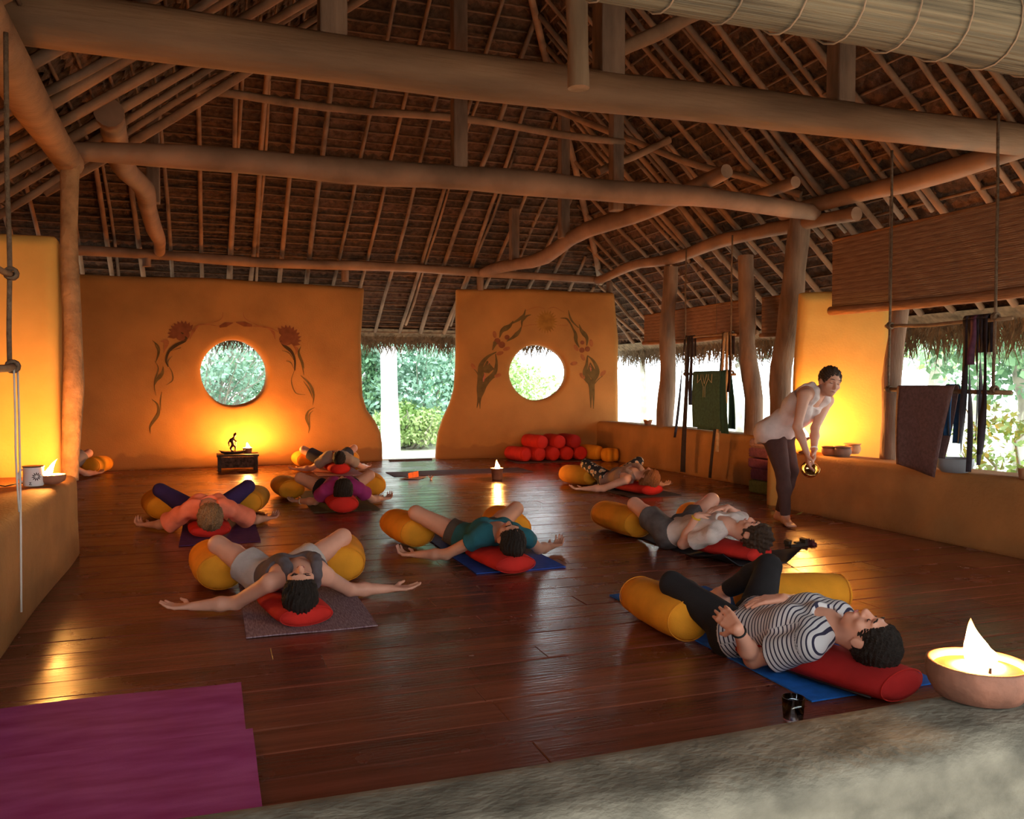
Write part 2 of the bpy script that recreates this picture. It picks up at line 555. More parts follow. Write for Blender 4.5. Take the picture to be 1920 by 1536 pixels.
o = adobe('wall_left', (-2.9, 6.86), (-0.95, 6.84), 0.26, [(0, -.03), (1.87, -.03), (1.86, 2.32), (0, 2.34)], [], M_PLASTER2, rnd=0.07, h=0.03)
tag(o, 'yellow plaster pillar glowing above the oil lamp', 'wall', kind='structure')
o = adobe('wall_front', (6.2, 1.33), (-1.5, 1.29), 0.235, rect(7.7, 0.65, -.2), [], M_CEMENT, rnd=0.05, h=0.025, wav=.006)
tag(o, 'grey cement parapet with worn top, nearest the viewer', 'wall', kind='structure')
zl = lambda Y: 3.10 + .62 * (13.75 - Y)
o = adobe('wall_left', (-3.6, 4.4), (-3.6, 13.75), 0.25, [(0, -.03), (9.35, -.03), (9.35, zl(13.75)), (2.5, zl(6.9)), (0, zl(6.9))], [], M_PLASTER, rnd=0.05, h=0.08)  # unseen outer wall; front stretch added to stop sky light leaking in
tag(o, 'ochre side wall at the dim end of the hall', 'wall', kind='structure')
o = adobe('wall_left', (-1.62, -0.5), (-1.62, 6.95), 0.25, [(0, -.2), (7.4, -.2), (7.4, 2.62), (0, 2.62)], [], M_PLASTER, rnd=0.05, h=0.08)  # out of view; added to close the left side and darken it
tag(o, 'unseen ochre wall added behind the brown ledge to block side light', 'wall', kind='structure')
o = adobe('wall_right', (6.0, 3.7), (6.0, -0.5), 0.25, [(0, -.2), (4.2, -.2), (4.2, 3.55), (0, 3.55)], [], M_PLASTER, rnd=0.05, h=0.08)  # added beyond the frame to keep daylight on the right off the front
tag(o, 'unseen ochre wall added at the front end to block side light', 'wall', kind='structure')
sill = G().obox((3.1, 13.86, 0.012), (0.36, 0.02, 0), (-0.002, 0.045, 0), (0, 0, 0.014)).build('trim_1', mat('dark_sill', (0.07, 0.028, 0.02), .5), smooth=False)
tag(sill, 'dark wooden threshold in the doorway', 'threshold', kind='structure')

# ================================================================== ROOF
KB, KR, KL = 0.62, 0.92, 0.75
def zB(Y): return 3.15 + KB * (13.8 - Y)
def zR(X): return 3.20 + KR * (6.4 - X)
def zL(X): return 3.05 + KL * (X + 1.0)
def hipY(X): return 13.8 - (0.05 + KR * (6.4 - X)) / KB          # where back and right slopes meet
def hipX(Y): return 6.4 - (KB * (13.8 - Y) - 0.05) / KR
M_POLE = mat('pale_pole', (0.27, 0.130, 0.068), 0.75, 0.35, 3.5, bump=0.3, bscale=20, stretch=(1, 1, 1))
M_POLE2 = mat('grey_pole', (0.20, 0.108, 0.066), 0.8, 0.35, 4.0, bump=0.3, bscale=20)
M_BATTEN = mat('split_batten', (0.17, 0.085, 0.048), 0.85, 0.4, 5.0, bump=0.25, bscale=25)
M_THATCH = mat('woven_thatch', (0.050, 0.024, 0.014), 0.95, 0.0, 16.0, col2=(0.120, 0.058, 0.034), bump=0.9, bscale=60, bstretch=(1, 1, 1), detail=6)
M_THATCH2 = mat('woven_thatch_red', (0.075, 0.030, 0.016), 0.95, 0.0, 14.0, col2=(0.19, 0.085, 0.048), bump=0.9, bscale=70, detail=6)
M_LEAFTHATCH = mat('dry_palm_strip', (0.20, 0.13, 0.08), 0.9, 0.4, 12)
roof = thing('ceiling', 'dark thatched hip roof on pole rafters and battens', 'ceiling', (2.5, 7, 3.2), kind='structure')

def course(p0, p1, down, nrm, width, m):
    """one course of woven palm leaf: ribbed strip with a jagged lower edge"""
    p0, p1, down, nrm = [np.asarray(q, float) for q in (p0, p1, down, nrm)]
    L = np.linalg.norm(p1 - p0)
    n = max(6, int(L / 0.075))
    vs, fs = [], []
    for i in range(n + 1):
        t = i / n
        c = p0 + (p1 - p0) * t
        sag = 0.012 * math.sin(t * L * 2.1 + p0[0]) + random.uniform(-.008, .008)
        tooth = (0.045 if i % 2 else 0.0) + random.uniform(0, .03)
        vs += [c - down * .02 - nrm * (.0 + sag * .3), c + down * width * .55 + nrm * (sag + random.uniform(-.006, .010)), c + down * (width + tooth) + nrm * (.022 + sag + (.014 if i % 2 else 0))]
    for i in range(n):
        fs += [(i * 3, i * 3 + 3, i * 3 + 4, i * 3 + 1), (i * 3 + 1, i * 3 + 4, i * 3 + 5, i * 3 + 2)]
    return G().add(vs, fs)
def slope_courses(line, nsteps, down, nrm, width):
    for i in range(nsteps):
        a, b = line(i)
        if np.linalg.norm(np.asarray(a) - np.asarray(b)) < .3: continue
        m = M_THATCH2 if random.random() < .35 else M_THATCH
        course(a, b, down, nrm, width, m).build('thatch_course', m, roof, smooth=False)
        q = np.asarray(nrm) * 0.045
        r = random.uniform(.010, .016)
        G().tube(wobble(np.asarray(a) + q, np.asarray(b) + q, 10, .012), r, 5).build('batten', M_BATTEN, roof)
STEP = 0.165
# unit vectors: down the slope and inward (below the thatch)
dB = np.array([0, 1, -KB]); dB /= np.linalg.norm(dB); nB = np.array([0, -KB, -1.0]); nB /= np.linalg.norm(nB)
dR = np.array([1, 0, -KR]); dR /= np.linalg.norm(dR); nR = np.array([-KR, 0, -1.0]); nR /= np.linalg.norm(nR)
dL = np.array([-1, 0, -KL]); dL /= np.linalg.norm(dL); nL = np.array([KL, 0, -1.0]); nL /= np.linalg.norm(nL)
lift = 0.16
def lineB(i):
    Y = 15.5 - i * STEP * dB[1]
    xr = hipX(Y) if Y > 9.0 else 3.3
    return (-4.2, Y, zB(Y) + lift), (xr + .05, Y, zB(Y) + lift)
slope_courses(lineB, int((15.5 - 7.3) / (STEP * dB[1])), dB, nB, STEP + .03)
def lineR(i):
    X = 7.8 - i * STEP * dR[0]
    return (X, -0.9, zR(X) + lift), (X, hipY(X) + .05, zR(X) + lift)
slope_courses(lineR, int((7.8 - 3.1) / (STEP * dR[0])), dR, nR, STEP + .03)
def lineL(i):
    X = -2.0 + i * STEP * -dL[0]
    return (X, -0.9, zL(X) + lift), (X, 8.05, zL(X) + lift)
slope_courses(lineL, int((3.3 + 2.0) / (STEP * -dL[0])), dL, nL, STEP + .03)
# outer skin of the thatch, one slab on each slope, then unseen pieces that stop light
def skin(P):
    P = [np.asarray(p, float) for p in P]
    t = np.array([0, 0, .14])
    n = len(P)
    return G().add(P + [p + t for p in P], [tuple(range(n)), tuple(range(2 * n - 1, n - 1, -1))] + [(i, i + n, (i + 1) % n + n, (i + 1) % n) for i in range(n)])
lf = lift + .06
skin([(-4.4, 15.65, zB(15.65) + lf), (hipX(15.65), 15.65, zB(15.65) + lf), (hipX(8.95), 8.95, zB(8.95) + lf), (3.2, 7.2, zB(7.2) + lf), (-4.4, 7.2, zB(7.2) + lf)]).build('thatch_skin', M_THATCH, roof, smooth=False)
skin([(7.95, -1.0, zR(7.95) + lf), (7.95, hipY(7.95), zR(7.95) + lf), (3.15, hipY(3.15), zR(3.15) + lf), (3.15, -1.0, zR(3.15) + lf)]).build('thatch_skin', M_THATCH, roof, smooth=False)
skin([(-2.15, -1.0, zL(-2.15) + lf), (3.25, -1.0, zL(3.25) + lf), (3.25, 8.1, zL(3.25) + lf), (-2.15, 8.1, zL(-2.15) + lf)]).build('thatch_skin', M_THATCH, roof, smooth=False)
skin([(-2.15, -.55, 2.0), (7.6, -.55, 2.0), (3.2, 6.3, 6.25)]).build('thatch_skin', M_THATCH, roof, smooth=False)      # unseen front hip over the viewer, eave depth set to dim the front
G().add([(-4.4, 7.25, 2.0), (-2.1, 7.25, 2.0), (-2.1, 7.25, zL(-2.1) + .2), (3.2, 7.25, zL(3.2) + .3), (3.2, 7.25, 7.5), (-4.4, 7.25, 7.5),
         (-4.4, 7.4, 2.0), (-2.1, 7.4, 2.0), (-2.1, 7.4, zL(-2.1) + .2), (3.2, 7.4, zL(3.2) + .3), (3.2, 7.4, 7.5), (-4.4, 7.4, 7.5)],
        [(0, 1, 2, 3, 4, 5), (11, 10, 9, 8, 7, 6)] + [(i, i + 6, (i + 1) % 6 + 6, (i + 1) % 6) for i in range(6)]).build('light_stop_panel', M_THATCH, roof, smooth=False)  # unseen panel added above the left slope against a sky light leak
skin([(-4.4, 4.2, 2.25), (-2.0, 4.2, 2.3), (-2.0, 7.35, 2.3), (-4.4, 7.35, 2.25)]).build('thatch_skin', M_THATCH, roof, smooth=False)  # unseen slab added over the left gap to keep out sky light
# rafters: crooked poles, some doubled
def rafter(a, b, r=None, m=None):
    r = r or random.uniform(.026, .038)
    n = 9
    rr = [r * (1.08 - .22 * i / n + random.uniform(-.06, .06)) for i in range(n + 1)]
    G().tube(wobble(a, b, n, .045), rr, 7).build('rafter', m or random.choice([M_POLE, M_POLE, M_POLE2]), roof)
off = 0.055
x = -3.9
while x < 7.4:
    ye = 15.4
    ytop = 7.6 if x < 3.2 else max(hipY(x) + .1, 8.9)
    if ytop < ye - .4:
        jx = random.uniform(-.1, .14)
        rafter((x, ye, zB(ye) + off), (x + jx, ytop, zB(ytop) + off))
        if random.random() < .3: rafter((x + .07, ye - .2, zB(ye - .2) + off), (x + .08 + jx, ytop + 1.2, zB(ytop + 1.2) + off), .024)
    x += random.uniform(.34, .46)
y = 0.0
while y < 15.5:
    x0 = 7.7
    xt = 3.2 if y < hipY(3.2) else max(hipX(y) - .05, 3.2)
    if x0 - xt > .4:
        jy = random.uniform(-.12, .12)
        rafter((x0, y, zR(x0) + off), (xt, y + jy, zR(xt) + off))
        if random.random() < .4: rafter((6.7, y + .09, zR(6.7) + off - .02), (max(xt, 3.9), y + .10 + jy, zR(max(xt, 3.9)) + off - .02), .026)
    y += random.uniform(.36, .5)
y = 0.2
while y < 8.1:
    jy = random.uniform(-.1, .1)
    rafter((-1.95, y, zL(-1.95) + off), (3.2, y + jy, zL(3.2) + off))
    y += random.uniform(.34, .46)
rafter((-1.3, 8.02, zL(-1.3) + .02), (3.2, 8.02, zL(3.2) + .02), .04)
rafter((6.6, 13.95, zB(13.95) + .02), (3.2, hipY(3.2), zR(3.2) + .02), .05)      # hip rafter
# hanging palm fringe under the eaves
def fringe(a, b, n, length, out, spread=.13):
    a, b, out = [np.asarray(q, float) for q in (a, b, out)]
    d = (b - a) / np.linalg.norm(b - a)
    g = G()
    for i in range(n):
        t = random.random()
        p = a + (b - a) * t + out * random.uniform(-.10, .12) + np.array([0, 0, random.uniform(-.01, .10)])
        L = length * random.choice([.35, .5, .6, .75, 1.0, 1.25]) * random.uniform(.8, 1.2)
        s = random.uniform(-1, 1)
        e = p + d * s * spread * 1.6 + out * random.uniform(-.05, .05) + np.array([0, 0, -L])
        mid = (p + e) / 2 + d * random.uniform(-.02, .02)
        w = random.uniform(.006, .012)
        wd = d * w
        g.add([p - wd, p + wd, mid + wd * .8, mid - wd * .8, e], [(0, 1, 2, 3), (3, 2, 4)])
    return g
def matband(a, b, out, h):         # woven band the fringe hangs from
    a, b, out = [np.asarray(q, float) for q in (a, b, out)]
    L = np.linalg.norm(b - a); n = int(L / .05)
    vs, fs = [], []
    for i in range(n + 1):
        c = a + (b - a) * i / n
        k = .012 * (i % 2)
        vs += [c + np.array([0, 0, .10]) - out * .16, c + out * k - np.array([0, 0, .03]), c + out * (.03 + k) - np.array([0, 0, h + random.uniform(-.02, .02)])]
    for i in range(n): fs += [(3 * i, 3 * i + 3, 3 * i + 4, 3 * i + 1), (3 * i + 1, 3 * i + 4, 3 * i + 5, 3 * i + 2)]
    return G().add(vs, fs)
ye = 15.55
for q in (matband((-4, ye, zB(ye) + .1), (hipX(ye), ye, zB(ye) + .1), (0, 1, 0), .14), matband((7.86, 2, zR(7.86) + .1), (7.86, hipY(7.86), zR(7.86) + .1), (1, 0, 0), .12)):
    q.build('eave_band', M_LEAFTHATCH, roof, smooth=False)
tag(fringe((-4, ye + .03, zB(ye)), (hipX(ye), ye + .03, zB(ye)), 2600, .30, (0, 1, 0)).build('fringe', M_LEAFTHATCH, roof, smooth=False), kind='stuff')
tag(fringe((7.89, 2, zR(7.89) + .02), (7.89, hipY(7.89), zR(7.89) + .02), 4200, .34, (1, 0, 0)).build('fringe', M_LEAFTHATCH, roof, smooth=False), kind='stuff')

# ================================================================== TIMBER FRAME
M_BEAM = mat('weathered_beam', (0.27, 0.135, 0.070), 0.7, 0.3, 2.5, stretch=(.35, 2, 2), bump=0.35, bscale=9, bstretch=(.5, 6, 6))
M_LOG = mat('debarked_log', (0.29, 0.145, 0.083), 0.7, 0.32, 2.2, stretch=(1, 1, 1), bump=0.35, bscale=10)
M_POST = mat('post_wood', (0.23, 0.125, 0.078), 0.8, 0.35, 4.0, stretch=(2, 2, .5), bump=0.45, bscale=12, bstretch=(4, 4, .5))
def timber(name, pts, rad, label, cat, m, amp=.02, n=12, sides=14, lump=.06, group=None):
    pts = [np.asarray(p, float) for p in pts]
    # resample polyline
    seg = [np.linalg.norm(pts[i + 1] - pts[i]) for i in range(len(pts) - 1)]
    tot = sum(seg); cum = np.concatenate([[0], np.cumsum(seg)])
    out, rr = [], []
    if not hasattr(rad, '__len__'): rad = [rad] * len(pts)
    ph = random.uniform(0, 6)
    for i in range(n + 1):
        s = tot * i / n
        k = min(int(np.searchsorted(cum, s, 'right')) - 1, len(pts) - 2)
        t = (s - cum[k]) / seg[k]
        t2 = t
        p = pts[k] + (pts[k + 1] - pts[k]) * t2
        e = math.sin(math.pi * i / n)
        p = p + amp * e * np.array([math.sin(ph + i * .9), math.sin(ph * 2 + i * .7), math.sin(ph * 3 + i * .8)])
        out.append(p); rr.append((rad[k] + (rad[k + 1] - rad[k]) * t) * (1 + lump * math.sin(ph + i * 1.7)))
    o0 = out[0] if out[0][2] <= out[-1][2] else out[-1]
    ob = G().tube(out, rr, sides).build(name, m, origin=o0)
    angle_smooth(ob, 50)
    return tag(ob, label, cat, group)
timber('tie_beam', [(-1.5, 5.2, 3.21), (2.6, 5.22, 3.20), (6.75, 5.28, 3.27)], [.15, .135, .12], 'thick straight tie beam crossing the front of the roof', 'beam', M_BEAM, .012, 14, 16, .03)
timber('tie_beam', [(-0.98, 7.25, 3.02), (0.4, 7.3, 3.07), (2.6, 7.45, 3.10), (4.6, 7.6, 3.17), (6.25, 7.75, 3.13)], [.075, .105, .115, .105, .085], 'bowed round log tie beam over the middle of the hall', 'beam', M_LOG, .02, 18)
timber('wall_plate', [(-2.2, 13.55, 3.17), (1.0, 13.62, 3.13), (4.3, 13.72, 3.14), (6.45, 13.6, 3.08)], [.07, .075, .07, .06], 'round pole wall plate along the top of the back wall', 'beam', M_LOG, .02, 16)
timber('wall_plate', [(6.35, 13.55, 3.06), (6.25, 11.8, 3.12), (6.34, 10.2, 3.10), (6.30, 8.6, 3.12), (6.32, 7.2, 3.02)], [.07, .075, .085, .085, .07], 'crooked wall plate log above the parapet with the green mat', 'beam', M_LOG, .03, 18)
timber('wall_plate', [(6.22, 8.3, 3.22), (6.32, 6.4, 3.20), (6.40, 4.6, 3.25), (6.42, 2.0, 3.25)], [.075, .095, .10, .10], 'round wall plate log above the large bamboo blind', 'beam', M_LOG, .02, 14)
timber('wall_plate', [(-0.98, 7.15, 2.90), (-1.0, 4.0, 2.95), (-1.0, 0.6, 2.98)], [.10, .125, .13], 'dark wall plate log over the mug and oil lamp', 'beam', M_BEAM, .015, 10)
timber('purlin', [(-.9, 10.62, 5.02), (1.8, 10.6, 5.04), (4.3, 10.6, 5.02)], .05, 'thin purlin pole high under the back slope of the roof', 'beam', M_POLE, .03, 12)
timber('purlin', [(4.2, 10.7, 5.0), (4.75, 9.9, 4.45), (5.4, 9.1, 3.98), (6.25, 8.0, 3.38)], .04, 'bent diagonal pole running down the right roof slope', 'beam', M_POLE, .03, 12)
timber('purlin', [(-0.6, 8.6, 4.02), (1.2, 9.0, 4.14), (4.6, 9.1, 4.1)], .04, 'thin purlin pole just above the bowed log', 'beam', M_POLE, .03, 12)
timber('cross_log', [(-0.70, 7.05, 3.28), (-0.74, 9.0, 3.30), (-0.62, 11.2, 3.26), (-0.70, 13.6, 3.20)], [.105, .10, .10, .075], 'crooked log with a round cut end over the bowed beam, by the dim corner', 'beam', M_LOG, .05, 14)
timber('cross_log', [(4.82, 7.3, 3.36), (4.72, 9.2, 3.25), (4.45, 11.5, 3.10), (4.30, 13.65, 3.12)], [.075, .10, .10, .085], 'curved log rising from the back wall to the bowed beam', 'beam', M_LOG, .05, 14)
timber('log_stub', [(5.75, 7.45, 3.36), (5.75, 8.2, 3.36)], .06, 'short log end on top of the bowed beam near its post', 'beam', M_LOG, .0, 3)
# posts between the beams
def strut(px, Y, z0, z1, w, label, m=M_POST, d=None):
    p = onY(px, 400, Y)
    X = p[0]
    ob = G().obox((X, Y, (z0 + z1) / 2), (w / 2, 0, 0), (0, (d or w) / 2, 0), (0, 0, (z1 - z0) / 2)).build('roof_strut', m, smooth=False, origin=(X, Y, z0))
    bv = ob.modifiers.new('bevel', 'BEVEL'); bv.width = .012; bv.segments = 2
    return tag(ob, label, 'post')
strut(861, 7.42, 3.19, 5.3, .13, 'square post standing on the bowed log under the roof')
strut(1057, 10.55, 3.2, 4.98, .13, 'pale square strut on the curved log, below the purlin')
strut(1155, 9.15, 3.3, 4.65, .14, 'pale square strut on the curved log, beside the diagonal pole')
strut(964, 12.4, 3.1, 3.95, .13, 'short square strut near the back end of the curved log')
strut(288, 10.5, 3.3, 4.9, .14, 'dark square strut on the crooked log in the dim corner')
strut(625, 5.22, 3.32, 5.3, .16, 'square post on the thick tie beam, toward its dark end')
strut(1140, 5.24, 3.31, 5.6, .17, 'dark square post in the middle of the thick tie beam')
strut(1574, 5.26, 3.35, 4.75, .15, 'square post on the thick tie beam below the rolled blind')
timber('hanging_log', [(U(910, 300, 3.06)[0], 4.75, 3.03), (U(910, 300, 3.06)[0] - .02, 4.75, 5.2)], .066, 'pale round log hanging in front of the thick tie beam', 'post', mat('pale_log', (.33, .20, .12), .75, .25, 4, stretch=(2, 2, .5), bump=.3, bscale=10), .01, 8)
timber('roof_brace', [onY(1150, 100, 5.35), onY(1312, 22, 5.35)], .05, 'pole brace slanting from the dark square post', 'beam', M_POLE, .01, 6)
timber('roof_brace', [onY(1122, 322, 9.3), onY(1255, 262, 9.3)], .045, 'pole brace slanting across the pale struts', 'beam', M_POLE, .01, 6)
# wall posts
timber('wall_post', [onX(1246, 800, 6.36), onX(1252, 660, 6.36), onX(1258, 500, 6.36)], [.13, .115, .10], 'crooked post on the parapet beside the candle cup', 'post', M_POST, .02, 10)
timber('wall_post', [onX(1412, 815, 6.36), onX(1413, 740, 6.36), onX(1402, 660, 6.36), onX(1398, 480, 6.36)], [.11, .12, .10, .10], 'bent post between the green mat and the standing person', 'post', M_POST, .02, 10)
timber('wall_post', [onX(1462, 825, 6.3), onX(1465, 700, 6.3), onX(1480, 600, 6.3), onX(1502, 400, 6.3)], [.13, .12, .14, .115], 'thick leaning post against the yellow pillar', 'post', M_POST, .02, 12)
timber('wall_post', [U(1668, 866, .55), onplane(1672, 700, U(1668, 866, .55), np.array([0, 1, 0])), onplane(1690, 560, U(1668, 866, .55), np.array([0, 1, 0]))], [.085, .08, .075], 'post at the edge of the yellow pillar beside the brown mat', 'post', M_POST, .012, 8)
timber('wall_post', [(-0.99, 6.98, 0.55), (-0.95, 6.97, 1.2), (-.97, 6.98, 2.0), (-0.96, 7.0, 2.86)], [.062, .070, .060, .062], 'plastered corner post above the oil lamp', 'post', mat('plastered_post', (.36, .185, .085), .85, .3, 9, bump=.7, bscale=30), .01, 10)
for px, Y, z0, z1 in ((648, 13.72, 2.9, 3.08), (275, 13.55, 2.98, 3.1), (902, 13.82, 2.85, 3.08), (1145, 13.5, 2.6, 3.04)):
    p = onY(px, 515, Y)
    timber('wall_peg', [(p[0], Y + .05, z0), (p[0], Y + .05, z1)], .06, {648: 'stub post on the back wall beside the doorway', 275: 'stub post on the back wall above the painted garland', 902: 'stub post on the back wall under the curved log', 1145: 'stub post at the far corner of the back wall'}[px], 'post', M_POST, .0, 3, 10)
# white post outside the doorway
timber('veranda_post', [onY(733, 838, 17.5) * np.array([1, 1, 0]) + np.array([0, 0, -.16]), onY(728, 650, 17.5)], [.2, .17], 'white painted post outside the doorway', 'post', mat('white_paint', (.8, .82, .8), .6, .05), .0, 4)

# ================================================================== GARDEN OUTSIDE
def leafy(center, rad, n, size, m, name, parent, shell=.55, droop=0.2, seed=0):
    r = np.random.default_rng(seed)
    d = r.normal(size=(n, 3)); d /= np.linalg.norm(d, axis=1)[:, None]
    k = (shell + (1 - shell) * r.random(n)) ** .8
    lump = 1 + .22 * np.sin(d[:, 0] * 5 + seed) * np.sin(d[:, 1] * 4 + 2 * seed) + .15 * np.sin(d[:, 2] * 7 + seed)
    P = np.asarray(center) + d * np.asarray(rad) * (k * lump)[:, None]
    P = P[P[:, 2] > -.1]; n = len(P)
    a = r.normal(size=(n, 3)); a[:, 2] -= droop; a /= np.linalg.norm(a, axis=1)[:, None]
    b = np.cross(a, r.normal(size=(n, 3))); b /= np.linalg.norm(b, axis=1)[:, None]
    c = np.cross(a, b)
    s = size * r.uniform(.6, 1.4, n)[:, None]
    V = np.stack([P, P + a * s * .5 + b * s * .28 + c * s * .06, P + a * s, P + a * s * .5 - b * s * .28 + c * s * .06], 1).reshape(-1, 3)
    F = np.arange(4 * n).reshape(-1, 4)
    o = mesh_obj(name, V, F, m, parent, smooth=False)
    o['kind'] = 'stuff'
    return o
def leaf_mat(name, c, c2):
    m = mat(name, c, .5, 0, 1.7, col2=c2, spec=.4, detail=3)
    return m
LM = [leaf_mat('leaf_mid', (.14, .30, .14), (.42, .62, .36)), leaf_mat('leaf_cool', (.15, .32, .21), (.52, .74, .60)), leaf_mat('leaf_lime', (.26, .42, .12), (.60, .74, .34)), leaf_mat('leaf_dark', (.07, .18, .09), (.24, .42, .22))]
M_TWIG = mat('grey_twig', (.40, .36, .31), .8, .3, 4)
def shrub(x, y, r, h, n, ls0, mi, label, twigs=10, seed=0, group=None, z0=-.16):
    t = thing('garden_shrub', label, 'shrub', (x, y, z0), group)
    rr = random.Random(seed)
    n, ls = int(n * 2.0), ls0 * .68
    leafy((x, y, z0 + h * .52), (r, r, h * .52), n, ls, LM[mi], 'foliage', t, seed=seed)
    g = G()
    for i in range(twigs):
        a = rr.uniform(0, 6.28)
        top = np.array([x + r * .95 * math.cos(a), y + r * .95 * math.sin(a), z0 + h * rr.uniform(.35, .98)])
        g.tube(wobble((x + rr.uniform(-.3, .3), y + rr.uniform(-.2, .2), z0), top, 6, .18, rr), [.028, .026, .022, .018, .014, .010, .006], 5)
    g.build('stem', M_TWIG, t)
    return t
def tree(x, y, h, crown, n, ls0, mi, label, seed=0, trunk=.16, cz=.7, group=None):
    t = thing('garden_tree', label, 'tree', (x, y, -.16), group)
    rr = random.Random(seed)
    n, ls = int(n * 2.0), ls0 * .68
    top = np.array([x + rr.uniform(-.4, .4), y + rr.uniform(-.4, .4), h * .8])
    g = G().tube(wobble((x, y, -.2), top, 9, .22, rr), [trunk * (1 - .075 * i) for i in range(10)], 9)
    for i in range(9):
        a = rr.uniform(0, 6.28); zz = rr.uniform(.35, .75) * h
        b0 = np.array([x, y, -.2]) + (top - np.array([x, y, -.2])) * (zz / (h * .8))
        g.tube(wobble(b0, b0 + np.array([crown * .8 * math.cos(a), crown * .8 * math.sin(a), rr.uniform(.2, 1.2)]), 5, .12, rr), [.05, .045, .035, .025, .018, .01], 5)
    g.build('trunk', M_TWIG, t)
    leafy((x, y, h * cz), (crown, crown, h * (1 - cz) * 1.15), n, ls, LM[mi], 'crown', t, seed=seed, droop=.6)
    return t
BS = [(-3.2, 18.2, 2.3, 3.6, 4500, .17, 1, 'grey green tangle of twigs beyond the round opening over the altar'),
      (-0.4, 18.6, 2.1, 4.2, 5200, .17, 1, 'tall pale leafy shrub filling the round opening over the altar'),
      (2.6, 20.4, 1.7, 3.4, 5200, .18, 3, 'dark leafy shrub behind the white post outside the doorway'),
      (4.9, 20.0, 1.75, 3.1, 5600, .20, 1, 'bright leafy shrub right of the white post outside the doorway'),
      (4.1, 18.6, .8, 1.0, 2000, .14, 2, 'small lime shrub low in the doorway view'),
      (7.0, 21.5, 1.5, 2.3, 3000, .18, 2, 'lime green shrub low in the second round opening'),
      (1.2, 24.0, 2.8, 5.0, 4200, .24, 0, 'tall green thicket far beyond the doorway'),
      (5.5, 26.0, 2.6, 5.2, 4200, .26, 1, 'pale tall thicket rising behind the doorway shrubs')]
for i, (x, y, r, h, n, ls, mi, lab) in enumerate(BS):
    shrub(x, y, r, h, n, ls, mi, lab, twigs=60 if i < 2 else 12, seed=20 + i)
def rdir(px, dist):           # ground position seen in a picture column, at a distance
    r = ray(px, 722); r = r / np.linalg.norm(r[:2])
    return (r * dist)[:2]
for i, (px, dist, h, cr, n, ls, mi, lab) in enumerate([
        (1205, 24, 5.5, 1.6, 1500, .2, 2, 'thin pale tree outside, left of the crooked parapet post'),
        (1385, 21, 5.0, 1.7, 1500, .2, 1, 'leaning pale tree outside, behind the bent post'),
        (1740, 22, 7.0, 2.9, 5200, .26, 0, 'broad green tree outside above the brown mat'),
        (1930, 15, 4.2, 1.9, 4200, .20, 3, 'dark green tree outside beside the hanging black straps'),
        (1830, 27, 6.5, 3.2, 4200, .30, 2, 'yellow green tree far outside behind the black straps')]):
    p = rdir(px, dist)
    tree(p[0], p[1], h, cr, n, ls, mi, lab, seed=50 + i, cz=.66 if i > 1 else .72, trunk=.16 if i > 1 else .10)
p = rdir(1885, 9.6)
shrub(p[0], p[1], .42, 1.25, 420, .11, 2, 'young broad leaved shrub just outside the parapet end', twigs=5, seed=80)
p = rdir(1690, 13.5)
shrub(p[0], p[1], .55, 1.3, 420, .12, 2, 'thin leafy shrub outside beside the pillar edge post', twigs=5, seed=81)
# ================================================================== OIL LAMPS AND CANDLES
M_CLAY = mat('terracotta', (.30, .115, .06), .75, .25, 9, bump=.2, bscale=30)
M_CLAY2 = mat('dark_clay', (.17, .07, .04), .8, .3, 8, bump=.25, bscale=30)
M_WAX = mat('pale_wax', (.85, .72, .48), .35, .05, 5)
M_WICK = mat('charred_wick', (.02, .015, .012), .9, .1)
def flame_mat(col, S):
    nm = 'flame_%d' % int(S)
    if nm in MATS: return MATS[nm]
    m = bpy.data.materials.new(nm); m.use_nodes = True; nt = m.node_tree
    b = nt.nodes['Principled BSDF']; b.inputs['Base Color'].default_value = (0, 0, 0, 1); b.inputs['Emission Color'].default_value = (*col, 1)
    tc = nt.nodes.new('ShaderNodeTexCoord'); sx = nt.nodes.new('ShaderNodeSeparateXYZ'); nt.links.new(tc.outputs['Generated'], sx.inputs[0])
    cr = nt.nodes.new('ShaderNodeValToRGB')
    cr.color_ramp.elements[0].position = .0; cr.color_ramp.elements[0].color = (1, 1, 1, 1)
    cr.color_ramp.elements[1].position = 1.0; cr.color_ramp.elements[1].color = (.0012, .0012, .0012, 1)
    e2 = cr.color_ramp.elements.new(.55); e2.color = (.35, .35, .35, 1)
    e3 = cr.color_ramp.elements.new(.82); e3.color = (.012, .012, .012, 1)
    nt.links.new(sx.outputs['Z'], cr.inputs['Fac'])
    mu = nt.nodes.new('ShaderNodeMath'); mu.operation = 'MULTIPLY'; mu.inputs[1].default_value = S * 1.3
    nt.links.new(cr.outputs['Color'], mu.inputs[0]); nt.links.new(mu.outputs[0], b.inputs['Emission Strength'])
    MATS[nm] = m
    return m
